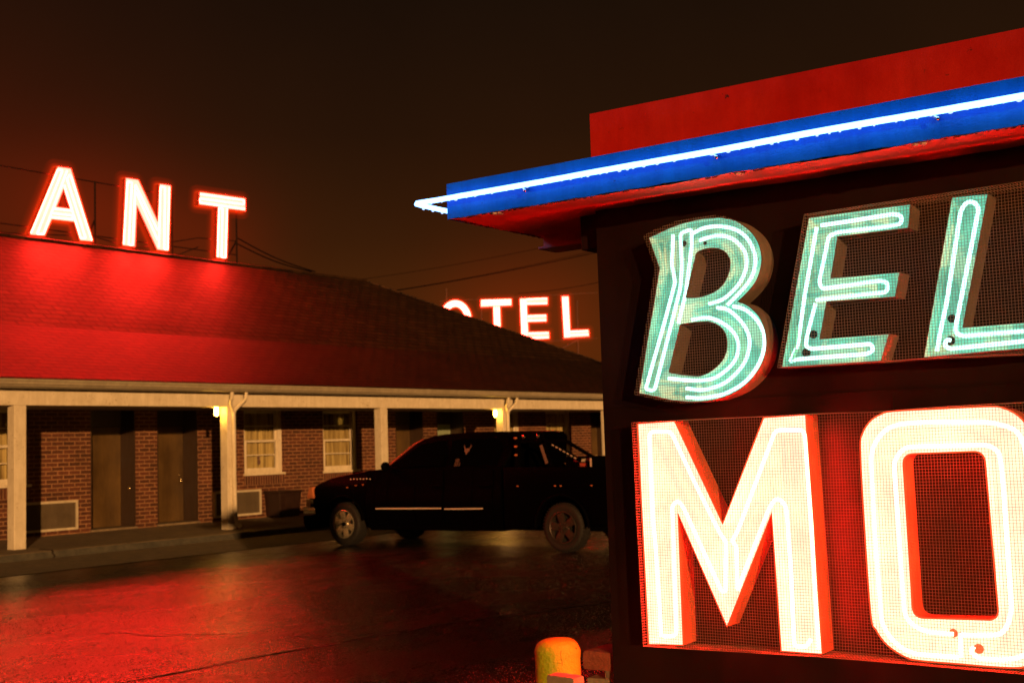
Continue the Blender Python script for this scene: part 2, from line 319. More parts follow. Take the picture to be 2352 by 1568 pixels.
# ------------------------------------------------------------------ mesh helpers
class MB:
    def __init__(s): s.v = []; s.f = []; s.mi = []; s.k = 0
    def add(s, vs, fs):
        o = len(s.v); s.v += [Vector(p) for p in vs]
        for f in fs: s.f.append([i + o for i in f]); s.mi.append(s.k)
        return s
    def box(s, x0, x1, y0, y1, z0, z1):
        return s.add([(x0,y0,z0),(x1,y0,z0),(x1,y1,z0),(x0,y1,z0),(x0,y0,z1),(x1,y0,z1),(x1,y1,z1),(x0,y1,z1)],
                     [(0,3,2,1),(4,5,6,7),(0,1,5,4),(1,2,6,5),(2,3,7,6),(3,0,4,7)])
    def prism(s, pts, vec):
        n = len(pts); vec = Vector(vec)
        a = [Vector(p) for p in pts]
        tri = tessellate_polygon([a])
        vs = a + [p + vec for p in a]
        fs = [tuple(t) for t in tri] + [tuple(i + n for i in reversed(t)) for t in tri]
        fs += [(i, (i+1) % n, (i+1) % n + n, i + n) for i in range(n)]
        return s.add(vs, fs)
    def poly(s, loops):
        ls = [[Vector(p) for p in l] for l in loops]
        tri = tessellate_polygon(ls)
        return s.add([p for l in ls for p in l], [tuple(t) for t in tri])
    def strip(s, pts, vec, closed=True):
        n = len(pts); vec = Vector(vec)
        vs = [Vector(p) for p in pts] + [Vector(p) + vec for p in pts]
        m = n if closed else n - 1
        return s.add(vs, [(i, (i+1) % n, (i+1) % n + n, i + n) for i in range(m)])
    def tube(s, path, r, n=8, closed=False, caps=True, rfun=None):
        P = [Vector(p) for p in path]; N = len(P)
        if N < 2: return s
        ts = []
        for i in range(N):
            a = P[(i-1) % N] if (closed or i > 0) else P[i]
            b = P[(i+1) % N] if (closed or i < N-1) else P[i]
            t = b - a
            ts.append(t.normalized() if t.length > 1e-9 else Vector((0, 0, 1)))
        up = Vector((0, 0, 1)) if abs(ts[0].z) < 0.9 else Vector((1, 0, 0))
        nrm = (up - ts[0] * up.dot(ts[0])).normalized()
        vs = []
        for i in range(N):
            nrm = nrm - ts[i] * nrm.dot(ts[i])
            if nrm.length < 1e-6: nrm = ts[i].orthogonal()
            nrm.normalize(); bn = ts[i].cross(nrm)
            for k in range(n):
                a = 2 * PI * k / n
                rr = r * (rfun(i, a) if rfun else 1.0)
                vs.append(P[i] + nrm * (rr * math.cos(a)) + bn * (rr * math.sin(a)))
        fs = []
        M_ = N if closed else N - 1
        for i in range(M_):
            j = (i + 1) % N
            for k in range(n):
                k2 = (k + 1) % n
                fs.append((i*n + k, i*n + k2, j*n + k2, j*n + k))
        if caps and not closed:
            fs.append(tuple(range(n-1, -1, -1))); fs.append(tuple((N-1)*n + k for k in range(n)))
        return s.add(vs, fs)
    def bar(s, a, b, w, h, up=(0, 0, 1)):
        a, b = Vector(a), Vector(b); t = (b - a).normalized(); u = Vector(up)
        x = t.cross(u)
        x = x.normalized() if x.length > 1e-6 else t.orthogonal().normalized()
        z = x.cross(t)
        vs = [p + x * (sx * w/2) + z * (sz * h/2) for p in (a, b) for sx, sz in ((-1,-1),(1,-1),(1,1),(-1,1))]
        return s.add(vs, [(0,1,2,3),(7,6,5,4),(0,4,5,1),(1,5,6,2),(2,6,7,3),(3,7,4,0)])
    def lathe(s, prof, c, n=28, axis='z', a0=0.0):
        c = Vector(c); vs = []
        for r, h in prof:
            for k in range(n):
                a = 2 * PI * k / n + a0
                p = (r * math.cos(a), r * math.sin(a), h)
                if axis == 'x': p = (h, p[0], p[1])
                vs.append(c + Vector(p))
        fs = [(i*n + k, i*n + (k+1) % n, (i+1)*n + (k+1) % n, (i+1)*n + k) for i in range(len(prof)-1) for k in range(n)]
        return s.add(vs, fs)
    def sphere(s, c, r, nu=12, nv=8, sq=(1, 1, 1)):
        c = Vector(c); prof = []
        vs = [c + Vector((0, 0, -r * sq[2]))]
        for j in range(1, nv):
            t = PI * j / nv - PI/2
            for k in range(nu):
                a = 2 * PI * k / nu
                vs.append(c + Vector((r*math.cos(t)*math.cos(a)*sq[0], r*math.cos(t)*math.sin(a)*sq[1], r*math.sin(t)*sq[2])))
        vs.append(c + Vector((0, 0, r * sq[2])))
        fs = [(0, 1 + (k+1) % nu, 1 + k) for k in range(nu)]
        for j in range(nv - 2):
            for k in range(nu):
                fs.append((1 + j*nu + k, 1 + j*nu + (k+1) % nu, 1 + (j+1)*nu + (k+1) % nu, 1 + (j+1)*nu + k))
        L = len(vs) - 1; o = 1 + (nv-2)*nu
        fs += [(L, o + k, o + (k+1) % nu) for k in range(nu)]
        return s.add(vs, fs)
    def build(s, name, mat, parent=None, smooth=False, bevel=0.0, bev_ang=40, fixn=True, bseg=2):
        me = bpy.data.meshes.new(name)
        org = Vector((0, 0, 0))
        p = parent
        while p is not None: org += p.location; p = p.parent
        me.from_pydata([tuple(p - org) for p in s.v], [], s.f)
        mats = mat if isinstance(mat, (list, tuple)) else [mat]
        for mm in mats: me.materials.append(mm)
        for p_, k in zip(me.polygons, s.mi): p_.material_index = k
        if fixn or bevel:
            bm = bmesh.new(); bm.from_mesh(me)
            bmesh.ops.remove_doubles(bm, verts=bm.verts, dist=1e-5)
            bmesh.ops.recalc_face_normals(bm, faces=bm.faces)
            if bevel:
                es = [e for e in bm.edges if len(e.link_faces) == 2 and e.calc_face_angle(0) > math.radians(bev_ang)]
                bmesh.ops.bevel(bm, geom=es, offset=bevel, segments=bseg, profile=0.6, affect='EDGES', clamp_overlap=True)
            bm.to_mesh(me); bm.free()
        if smooth:
            for p_ in me.polygons: p_.use_smooth = True
            if smooth != 'all':
                bm = bmesh.new(); bm.from_mesh(me)
                for e in bm.edges:
                    if len(e.link_faces) == 2 and e.calc_face_angle(0) > math.radians(smooth if not isinstance(smooth, bool) else 35): e.smooth = False
                bm.to_mesh(me); bm.free()
        o = bpy.data.objects.new(name, me); col.objects.link(o)
        o.parent = parent
        return o

def thing(name, label, cat, loc=(0, 0, 0), group=None):
    o = bpy.data.objects.new(name, None); col.objects.link(o)
    o.location = loc; o.empty_display_size = 0.2
    o['label'] = label; o['category'] = cat
    if group: o['group'] = group
    return o
def tag(o, label, cat, group=None):
    o['label'] = label; o['category'] = cat
    if group: o['group'] = group
    return o
def struct(o): o['kind'] = 'structure'; return o

def smooth_path(pts, closed=False, seg=6):
    """Catmull-Rom through the points; a point given with a third value is a sharp corner"""
    n = len(pts); P = [Vector((p[0], p[1])) for p in pts]; C = [len(p) > 2 for p in pts]
    out = []
    rng = n if closed else n - 1
    for i in range(rng):
        p1, p2 = P[i], P[(i+1) % n]
        p0 = P[(i-1) % n] if (closed or i > 0) else p1
        p3 = P[(i+2) % n] if (closed or i+2 < n) else p2
        if C[i]: p0 = p1
        if C[(i+1) % n]: p3 = p2
        for k in range(seg):
            t = k / seg; t2 = t*t; t3 = t2*t
            q = 0.5 * ((2*p1) + (p2-p0)*t + (2*p0-5*p1+4*p2-p3)*t2 + (3*p1-p0-3*p2+p3)*t3)
            out.append((q.x, q.y))
        if C[i] and C[(i+1) % n]: out = out[:-(seg-1)]
    if not closed: out.append((P[-1].x, P[-1].y))
    return out
def round_path(pts, r, seg=5, closed=False):
    P = [Vector(p[:2]) for p in pts]; n = len(P); out = []
    for i in range(n):
        if not closed and i in (0, n-1): out.append(tuple(P[i])); continue
        a, b, c = P[(i-1) % n], P[i], P[(i+1) % n]
        u, v = a - b, c - b
        rr = min(r, u.length * 0.48, v.length * 0.48)
        if rr < 1e-6: out.append(tuple(b)); continue
        s, e = b + u.normalized() * rr, b + v.normalized() * rr
        for k in range(seg + 1):
            t = k / seg
            q = s * (1-t)**2 + b * (2*t*(1-t)) + e * t*t
            out.append((q.x, q.y))
    return out
def resample(path, d):
    out = [Vector(path[0])]
    for a, b in zip(path, path[1:]):
        a, b = Vector(a), Vector(b); L = (b - a).length; k = max(1, int(L / d))
        for i in range(1, k + 1): out.append(a + (b - a) * (i / k))
    return out
def nz(p, s=1.0, o=0.0): return noise.noise(Vector((p[0]*s + o, p[1]*s + o*0.7, p[2]*s)))

# ------------------------------------------------------------------ world and sun
wd = bpy.data.worlds.new('World'); sc.world = wd; wd.use_nodes = True
wn = wd.node_tree; wn.nodes.clear()
wo = wn.nodes.new('ShaderNodeOutputWorld'); bg = wn.nodes.new('ShaderNodeBackground')
tc = nd(wn, 'ShaderNodeTexCoord')
sp = nd(wn, 'ShaderNodeSeparateXYZ'); lk(wn, tc.outputs['Generated'], sp.inputs[0])
# sodium sky-glow of an overcast night: brown overhead, orange towards the horizon
gr = ramp(wn, sp.outputs['Z'], [(0.0, (0.085, 0.0215, 0.0022)), (0.10, (0.064, 0.0165, 0.0020)), (0.17, (0.036, 0.0102, 0.0016)), (0.25, (0.0195, 0.0064, 0.0015)),
                                (0.36, (0.0108, 0.0045, 0.0016)), (0.55, (0.0074, 0.0037, 0.0017)), (1.0, (0.0060, 0.0034, 0.0018))])
# red light of the rooftop neon scattered by the damp air beyond it
def lobe(d, width, c, prev):
    dt = nd(wn, 'ShaderNodeVectorMath', operation='DISTANCE'); lk(wn, tc.outputs['Generated'], dt.inputs[0]); dt.inputs[1].default_value = d
    dv_ = nd(wn, 'ShaderNodeMath', operation='DIVIDE'); lk(wn, dt.outputs['Value'], dv_.inputs[0]); dv_.inputs[1].default_value = width
    pw = nd(wn, 'ShaderNodeMath', operation='POWER'); lk(wn, dv_.outputs[0], pw.inputs[0]); pw.inputs[1].default_value = 1.5
    ng = nd(wn, 'ShaderNodeMath', operation='MULTIPLY'); lk(wn, pw.outputs[0], ng.inputs[0]); ng.inputs[1].default_value = -1.0
    ex = nd(wn, 'ShaderNodeMath', operation='EXPONENT'); lk(wn, ng.outputs[0], ex.inputs[0])
    sc_ = nd(wn, 'ShaderNodeVectorMath', operation='SCALE'); sc_.inputs[0].default_value = c; lk(wn, ex.outputs[0], sc_.inputs['Scale'])
    ad = nd(wn, 'ShaderNodeVectorMath', operation='ADD'); lk(wn, prev, ad.inputs[0]); lk(wn, sc_.outputs[0], ad.inputs[1])
    return ad.outputs[0]
def dirto(p): return (Vector(p) - CAM).normalized()
g_ = gr.outputs['Color']
for p_, w_, c_ in (((12.8, 26, 7.4), .055, (.085, .0022, 0)), ((17, 26, 7.5), .042, (.085, .0020, 0)), ((19.2, 26, 7.4), .040, (.070, .0018, 0)), ((21.8, 26, 7.3), .038, (.056, .0016, 0)),
                   ((15, 26, 7.8), .14, (.016, .0004, 0)), (CAM + ray(1090, 730)*50, .035, (.036, .002, 0)), (CAM + ray(1190, 725)*50, .04, (.046, .002, 0)), (CAM + ray(1290, 725)*50, .04, (.043, .002, 0)), (CAM + ray(1200, 800)*50, .10, (.014, .001, 0))):
    g_ = lobe(dirto(p_), w_, c_, g_)
cl = noise_n(wn, tc.outputs['Generated'], 2.2, 5, 0.55, 0.3)
clr = ramp(wn, cl.outputs['Fac'], [(0.3, 0.82), (0.7, 1.15)])
skc = mixc(wn, 1.0, g_, clr.outputs['Color'], 'MULTIPLY')
sky = nd(wn, 'ShaderNodeTexSky', sky_type='NISHITA'); sky.sun_disc = False
SUN_DIR = Vector((0.735, 1.0, -0.140)).normalized()            # direction the light travels
sky.sun_elevation = math.asin(-SUN_DIR.z); sky.sun_rotation = math.atan2(-SUN_DIR.x, -SUN_DIR.y)
sks = nd(wn, 'ShaderNodeVectorMath', operation='SCALE'); lk(wn, sky.outputs[0], sks.inputs[0]); sks.inputs['Scale'].default_value = 0.0002
sum_ = nd(wn, 'ShaderNodeVectorMath', operation='ADD'); lk(wn, skc, sum_.inputs[0]); lk(wn, sks.outputs[0], sum_.inputs[1])
lk(wn, sum_.outputs[0], bg.inputs['Color']); bg.inputs['Strength'].default_value = 1.0
lk(wn, bg.outputs[0], wo.inputs['Surface'])

sl = bpy.data.lights.new('sodium_light', 'SUN'); sl.energy = 3.7; sl.angle = math.radians(0.6); sl.color = (1.0, 0.485, 0.155)
so = bpy.data.objects.new('sodium_light', sl); col.objects.link(so)
so.rotation_euler = SUN_DIR.to_track_quat('-Z', 'Y').to_euler(); so.location = (-20, -40, 12)

# ------------------------------------------------------------------ ground
g = MB()
for i in range(2):
    pass
g.add([(-900,-900,0),(900,-900,0),(900,900,0),(-900,900,0)], [(0,1,2,3)])
struct(g.build('ground', M['asphalt']))
def ribbon(pts, w, z, name, mat, jit=0.0, seed=0):
    P = resample([(p[0], p[1], 0) for p in pts], 0.10); b = MB(); vs = []
    for i, p in enumerate(P):
        t = (P[min(i+1, len(P)-1)] - P[max(i-1, 0)]).normalized(); n = Vector((-t.y, t.x, 0))
        w_ = w(i / len(P)) if callable(w) else w
        a = 0.5 + 0.45 * nz((p.x, p.y, seed), 4.0, seed); c = 0.5 + 0.45 * nz((p.x, p.y, seed + 3.3), 4.0, seed)
        off = n * (jit * nz((p.x, p.y, 1.7 + seed), 2.0, seed))
        vs += [Vector((p.x, p.y, z)) + off + n * (w_ * a), Vector((p.x, p.y, z)) + off - n * (w_ * c)]
    b.add(vs, [(2*i, 2*i+1, 2*i+3, 2*i+2) for i in range(len(P)-1)])
    return struct(b.build(name, mat))
ribbon([(3.5,7.85),(5.7,7.64),(6.9,7.57),(7.63,7.52),(8.7,7.40),(9.7,7.10),(10.68,6.83),(13.0,6.2)], lambda t: 0.035 + 0.09*max(0, min(1, (t-0.35)*4)), 0.004, 'pavement_seam', M['tar'], 0.06, 1)
ribbon([(6.6,10.9),(6.9,10.0),(7.2,9.2),(7.4,8.5),(7.7,7.9),(8.05,7.55)], 0.022, 0.004, 'crack_and_glint', M['tar'], 0.16, 5)
ribbon([(9.2,7.25),(10.2,7.9),(11.4,7.7),(12.6,7.2)], 0.012, 0.004, 'crack_and_glint', M['tar'], 0.25, 9)

M['crack_glint'] = paint('pale_wet_crack_glint', (0.20, 0.15, 0.11), (0.08, 0.06, 0.05), 12, 0.25, 0.5, streak=False)  # pale wet tone painting the glint along the crack edges
ribbon([(4.6,7.80),(5.7,7.66),(6.9,7.59),(7.7,7.54)], lambda t: 0.012 + 0.03*max(0, 1-abs(t-.55)*2.2), 0.008, 'crack_and_glint', M['crack_glint'], 0.05, 21)
ribbon([(7.10,9.35),(7.35,8.95),(7.62,8.66)], lambda t: 0.05*max(0.1, 1-abs(t-.5)*2), 0.008, 'crack_and_glint', M['crack_glint'], 0.05, 27)
M['grit'] = paint('asphalt_aggregate', (0.085, 0.075, 0.062), (0.02, 0.018, 0.015), 9, 0.42, 0.0, streak=False)
M['grit_dark'] = paint('dark_aggregate', (0.018, 0.016, 0.014), (0.006, 0.006, 0.005), 9, 0.42, 0.0, streak=False)
b = MB(); rg = random.Random(11); vs = []; fs = []; mi = []
while len(vs) < 6*46000:                 # loose aggregate standing proud of the worn surface
    d_g = 5.5 + 12.5*rg.random()**1.15; a_g = rg.uniform(-.46, .22)
    q = FWD*math.cos(a_g) + RIGHT*math.sin(a_g); q = Vector((q.x, q.y, 0)).normalized()*d_g
    if q.y > 16.1: continue
    if nz((q.x, q.y, 2), .8, 3) + .5*nz((q.x, q.y, 2), 3, 5) < rg.uniform(-.9, .5): continue
    r_ = (.0022 + .0030*rg.random()**2)*(.70 + d_g/14); h_ = r_*rg.uniform(.4, .9); a0 = rg.random()*6; o = len(vs)
    for k in range(4): vs.append((q.x + r_*math.cos(a0+k*PI/2)*rg.uniform(.7, 1.2), q.y + r_*math.sin(a0+k*PI/2)*rg.uniform(.7, 1.2), 0.001))
    vs.append((q.x + .4*r_*rg.uniform(-1, 1), q.y + .4*r_*rg.uniform(-1, 1), .002 + h_)); vs.append((q.x + .6*r_*rg.uniform(-1, 1), q.y + .6*r_*rg.uniform(-1, 1), .002 + h_*.8))
    fs += [(o,o+1,o+4), (o+1,o+5,o+4), (o+1,o+2,o+5), (o+2,o+3,o+5), (o+3,o+4,o+5), (o+3,o,o+4)]; mi += [int(rg.random() < .5)]*6
me = bpy.data.meshes.new('loose_gravel'); me.from_pydata(vs, [], fs); me.materials.append(M['grit']); me.materials.append(M['grit_dark'])
for p_, k in zip(me.polygons, mi): p_.material_index = k
o = bpy.data.objects.new('loose_gravel', me); col.objects.link(o); o['kind'] = 'stuff'
tag(o, 'fine loose grit scattered over the red lit parking lot', 'gravel')

YF, YW, ZK = 18.99, 21.74, 0.15        # post face, brick wall face, walkway height
XL, XR = -8.0, 36.0
a = MB()                                # concrete apron below the kerb
pts = [(XL, 16.22), (0, 16.2)]
x = 4.0
while x < 21.0:
    pts.append((x, 16.22 + 0.07 * nz((x, 3, 0), 1.3) + 0.03 * nz((x, 9, 0), 6))); x += 0.15
pts += [(21.2, 16.5), (22.0, 17.4), (22.4, 18.16)]
a.add([(p[0], p[1], 0.006) for p in pts] + [(p[0], 18.16, 0.03) for p in pts], [(i, i+1, i+1+len(pts), i+len(pts)) for i in range(len(pts)-1)])
struct(a.build('concrete_apron', M['concrete']))
wk = MB()                               # raised walkway, kerb nose slightly worn
n = 260
vs = []
for i in range(n + 1):
    x = XL + (XR - XL) * i / n
    e = 0.012 * nz((x, 0, 0), 2.2) + 0.008 * nz((x, 5, 0), 9)
    vs += [(x, 18.16 + e, 0.0), (x, 18.20 + e, ZK - 0.015 + e*0.5), (x, 18.24 + e, ZK), (x, 24.0, ZK)]
wk.add(vs, [(4*i + k, 4*i + 4 + k, 4*i + 5 + k, 4*i + 1 + k) for i in range(n) for k in range(3)])
for i, p in enumerate(wk.f): wk.mi[i] = 1 if i % 3 == 0 else 0  # kerb face gets the darker concrete tone
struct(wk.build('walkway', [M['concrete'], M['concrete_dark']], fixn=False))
ck = MB()
ck.tube([(11.66, 18.15, 0.01), (11.70, 18.14, 0.06), (11.67, 18.155, 0.10), (11.69, 18.19, 0.152), (11.72, 18.6, 0.152)], 0.014, 5)
struct(ck.build('kerb_crack', M['stain']))

# ------------------------------------------------------------------ motel wing
mo = thing('motel_building', 'low red brick motel wing with white porch beam and dark shingle roof', 'building', (16, 21.74, 0))
# openings in the brick wall: x0, x1, z0, z1
doors = [(14.83, 15.90, 'd'), (16.45, 17.52, 'd'), (23.97, 25.07, 'd'), (25.64, 26.80, 'g'), (33.3, 34.4, 'd')]
wins = [(12.26, 13.47, 1.17, 2.67), (18.84, 20.03, 1.17, 2.67), (21.34, 22.55, 1.14, 2.67), (28.2, 29.45, 1.14, 2.67), (30.80, 32.15, 1.14, 2.67), (8.2, 9.4, 1.17, 2.67)]
ops = [(a_, b_, 0.0, 2.62) for a_, b_, _ in doors] + list(wins)
xs = sorted(set([XL, 35.2] + [v for o in ops for v in o[:2]]))
zs = sorted(set([0.0, 2.75] + [v for o in ops for v in o[2:]]))
wl = MB()
for i in range(len(xs)-1):
    for j in range(len(zs)-1):
        cx, cz = (xs[i]+xs[i+1])/2, (zs[j]+zs[j+1])/2
        if any(o[0] < cx < o[1] and o[2] < cz < o[3] for o in ops): continue
        wl.add([(xs[i],YW,zs[j]),(xs[i+1],YW,zs[j]),(xs[i+1],YW,zs[j+1]),(xs[i],YW,zs[j+1])], [(0,1,2,3)])
for o in wins:                          # brick reveals round the windows
    x0, x1, z0, z1 = o
    wl.add([(x0,YW,z0),(x0,YW+.14,z0),(x0,YW+.14,z1),(x0,YW,z1)], [(0,1,2,3)])
    wl.add([(x1,YW,z0),(x1,YW+.14,z0),(x1,YW+.14,z1),(x1,YW,z1)], [(0,1,2,3)])
wl.box(35.0, 35.2, YW+0.002, 30.2, 0, 2.74)
wl.box(XL, XL+.2, YW+0.002, 30.2, 0, 2.74)
wl.box(XL, 35.2, 30.2, 30.4, 0, 2.74)
wall = wl.build('brick_wall', M['brick'], mo, fixn=False)
# soldier course below each sill
for i, o in enumerate(wins):
    b = MB(); b.box(o[0]-.02, o[1]+.02, YW-.006, YW+.05, o[2]-.27, o[2]-.055); b.build('brick_sill_course', M['soldier'], wall)
# doors set back in vestibules
for i, (x0, x1, kd) in enumerate(doors):
    yb = YW + 0.46
    f = MB()
    f.box(x0-.001, x0+.03, YW+.004, yb, ZK, 2.62); f.box(x1-.03, x1+.001, YW+.004, yb, ZK, 2.62)
    f.box(x0+.03, x1-.03, yb-.02, yb+.05, 2.27, 2.62)
    fr = f.build('door_frame', M['reveal'], mo)
    s = MB(); s.box(x0+.032, x1-.032, yb, yb+.045, ZK+.05, 2.262)
    d = s.build('door', M['door_green'] if kd == 'g' else M['door'], mo, bevel=0.004)
    if kd == 'g': d['label'] = 'pale green door standing partly above the truck roof'
    t = MB(); t.box(x0-.02, x1+.02, YW-.05, yb-.02, ZK+.001, ZK+.045); t.build('threshold', M['concrete'], mo, bevel=0.008)
    k = MB()
    kx = x0 + .12 if i == 0 else x1 - .14
    k.sphere((kx, yb-.05, 1.07), 0.034); k.lathe([(0.0,-.004),(.04,-.004),(.04,.0),(.014,.002),(.014,.05)], (kx, yb-.046, 1.07), 14)
    k.build('door_knob', M['knob'], d, smooth=True)
    k = MB(); k.sphere((kx, yb-.006, 1.20), 0.026, sq=(1,.5,1)); k.build('deadbolt', M['knob'], d, smooth=True)
    if i == 0:
        k2 = MB(); k2.sphere((x1-.045, YW+.16, 0.98), 0.036, sq=(.4,1,1)); k2.build('door_knob', M['knob'], fr, smooth=True)
        k3 = MB(); k3.sphere((x0+.26, yb-.012, 1.02), 0.016); k3.build('keyhole_plate', M['knob'], d, smooth=True)
# sash windows
for i, (x0, x1, z0, z1) in enumerate(wins):
    ya = YW + 0.05
    f = MB()
    cw = 0.065
    for q in ((x0, x0+cw, z0, z1), (x1-cw-.06, x1, z0, z1), (x0+cw, x1-cw-.06, z1-cw, z1)):
        f.box(q[0], q[1], ya, ya+.11, q[2], q[3])
    fr = f.build('window', M['white'], mo, bevel=0.006)
    s = MB(); s.box(x0-.03, x1+.03, YW-.05, ya+.02, z0-.05, z0); s.build('window_sill', M['white'], fr, bevel=0.008)
    xi0, xi1 = x0+cw, x1-cw-.06
    zm = z0 + (z1-z0)*0.485
    u = MB()                             # upper sash further back, lower sash in front
    for q in ((xi0, xi0+.05, zm, z1-cw, .055), (xi1-.05, xi1, zm, z1-cw, .055), (xi0+.05, xi1-.05, z1-cw-.06, z1-cw, .055), (xi0+.05, xi1-.05, zm-.02, zm+.035, .055), (xi0+.05, xi1-.05, (zm+z1-cw)/2-.012, (zm+z1-cw)/2+.012, .065)):
        u.box(q[0], q[1], ya+q[4], ya+q[4]+.03, q[2], q[3])
    u.build('upper_sash', M['white'], fr, bevel=0.004)
    l = MB()
    for q in ((xi0+.002, xi0+.06, z0+.002, zm+.03, .02), (xi1-.062, xi1-.002, z0+.002, zm+.03, .02), (xi0+.06, xi1-.062, z0+.002, z0+.115, .02), (xi0+.06, xi1-.062, zm-.02, zm+.03, .02), (xi0+.06, xi1-.062, (zm+z0+.1)/2-.013, (zm+z0+.1)/2+.013, .026)):
        l.box(q[0], q[1], ya+q[4], ya+q[4]+.03, q[2], q[3])
    l.build('lower_sash', M['white'], fr, bevel=0.004)
    p = MB(); p.add([(xi0,ya+.07,z0),(xi1,ya+.07,z0),(xi1,ya+.07,z1),(xi0,ya+.07,z1)], [(0,1,2,3)]); p.build('window_pane', M['pane'], fr)
    c = MB(); vs = []; N = 70
    ph = R0.random()*6
    gap = 0.52 + 0.12*R0.random()
    for k in range(N+1):
        t = k/N; xx = xi0 - .1 + (xi1 - xi0 + .2)*t
        dep = 0.035*math.sin(t*38 + ph + 1.5*math.sin(t*7+ph)) + 0.02*math.sin(t*83+ph) + (0.03 if abs(t-gap) < 0.02 else 0)
        vs += [(xx, ya+.16+dep, z0-.05), (xx, ya+.15+dep*.7, z1+.05)]
    c.add(vs, [(2*k, 2*k+2, 2*k+3, 2*k+1) for k in range(N)])
    c.build('curtain', M['curtain'], fr, smooth='all', fixn=False)
    r = MB(); r.box(x0-.15, x1+.15, ya+.6, ya+.62, z0-.2, z1+.2); r.build('dark_room', M['room'], fr)
    if i == 1:
        k = MB(); k.sphere((19.36, ya+.055, 1.52), 0.05, 8, 6, (.8,.15,.9)); k.sphere((19.37, ya+.055, 1.42), 0.055, 8, 6, (.9,.15,1.1)); k.build('window_ornament', M['sticker'], fr)
# beam, ceiling, gutter, posts
b = MB(); b.box(XL, 35.1, YF, YF+.22, 2.55, 2.835); beam = b.build('porch_beam', M['white'], mo, bevel=0.01)
b = MB(); b.box(XL+.1, 35.1, YF+.222, YW-.004, 2.60, 2.63); b.box(XL+.1, 35.1, YW, 30.2, 2.755, 2.78); b.build('porch_ceiling', M['ceiling'], mo)
b = MB()
gp = [(18.98,2.832),(18.70,2.832),(18.655,2.85),(18.64,2.875),(18.612,2.885),(18.605,2.925),(18.585,2.935),(18.58,2.968),(18.60,2.972),(18.62,2.94),(18.98,2.94)]
b.prism([(XL, y, z) for y, z in gp], (35.35-XL, 0, 0)); b.build('gutter', M['gutter'], mo)
posts = [(6.9, 7.12), (11.495, 11.715), (16.03, 16.25), (20.46, 20.68), (25.0, 25.25), (29.95, 30.17), (34.1, 34.32)]
for i, (x0, x1) in enumerate(posts):
    b = MB(); b.box(x0, x1, YF, YF+.21, ZK, 2.55); b.build('porch_post', M['white'], mo, bevel=0.012)
for x0 in (16.10, 25.10):               # Y-shaped downspouts fed from two gutter outlets
    b = MB()
    zt = 2.86
    for dx in (-.19, .17):
        pth = [(x0+.06+dx, 18.75, zt), (x0+.06+dx, 18.78, zt-.16), (x0+.06+dx*.8, 18.86, zt-.24), (x0+.06+dx*.2, 18.93, zt-.36), (x0+.06, 18.945, zt-.44)]
        b.tube(pth, 0.036, 8)
    b.tube([(x0+.06, 18.945, zt-.40), (x0+.055, 18.945, 1.2), (x0+.065, 18.94, 0.42), (x0+.08, 18.92, 0.28), (x0+.11, 18.84, 0.19)], 0.042, 8)
    b.build('downspout', M['white'], mo, smooth=True)
# roof: shallow porch slope, steeper main slope, hipped right-hand end
EV, KN, RG = (18.58, 2.99), (21.74, 4.24), (26.0, 6.80)
XE, XK, XG = 34.95, 34.05, 27.5
YB = 33.4
def grid_quad(a_, b_, c_, d_, nu, nv, amp, sd):
    a_, b_, c_, d_ = map(Vector, (a_, b_, c_, d_)); vs = []
    for j in range(nv+1):
        for i in range(nu+1):
            p = (a_.lerp(b_, i/nu)).lerp(d_.lerp(c_, i/nu), j/nv)
            e = amp if 0 < j < nv and 0 < i < nu else 0
            vs.append(p + Vector((0, 0, e*nz(p, 0.55, sd))))
    return vs, [(j*(nu+1)+i, j*(nu+1)+i+1, (j+1)*(nu+1)+i+1, (j+1)*(nu+1)+i) for j in range(nv) for i in range(nu)]
rf = MB()
rf.add(*grid_quad((XL-.4,KN[0],KN[1]), (XK,KN[0],KN[1]), (XG,RG[0],RG[1]), (XL-.4,RG[0],RG[1]), 90, 10, 0.035, 2))
rf.add([(XK,KN[0],KN[1]), (XK,2*RG[0]-KN[0],KN[1]), (XG,RG[0],RG[1])], [(0,1,2)])
rf.add([(XK,2*RG[0]-KN[0],KN[1]), (XL-.4,2*RG[0]-KN[0],KN[1]), (XL-.4,RG[0],RG[1]), (XG,RG[0],RG[1])], [(0,1,2,3)])
roof = rf.build('roof', M['shingle'], mo, smooth=20)
pr = MB()
pr.add(*grid_quad((XL-.4,EV[0],EV[1]), (XE,EV[0],EV[1]), (XK,KN[0],KN[1]), (XL-.4,KN[0],KN[1]), 90, 8, 0.025, 5))
pr.add([(XE,EV[0],EV[1]), (XE,YB,EV[1]), (XK,2*RG[0]-KN[0],KN[1]), (XK,KN[0],KN[1])], [(0,1,2,3)])
pr.add([(XE,YB,EV[1]), (XL-.4,YB,EV[1]), (XL-.4,2*RG[0]-KN[0],KN[1]), (XK,2*RG[0]-KN[0],KN[1])], [(0,1,2,3)])
pr.add([(XL-.4,EV[0],EV[1]), (XE,EV[0],EV[1]), (XE,EV[0]+.03,EV[1]-.028), (XL-.4,EV[0]+.03,EV[1]-.028)], [(0,1,2,3)])
pr.build('porch_roof', M['shingle2'], mo, smooth=20)
rc = MB()                               # ridge and hip caps, lumpy
def cap(a_, b_, w):
    P = resample([a_, b_], 0.3)
    P = [p + Vector((0, 0, 0.012 + 0.012*nz(p, 2.0, 4))) for p in P]
    rc.tube(P, w, 6)
cap((XL-.4, RG[0], RG[1]), (XG, RG[0], RG[1]), 0.05); cap((XG, RG[0], RG[1]), (XK, KN[0], KN[1]), 0.022); cap((XK, KN[0], KN[1]), (XE, EV[0], EV[1]), 0.035)
rc.build('ridge_cap', M['shingle'], roof)

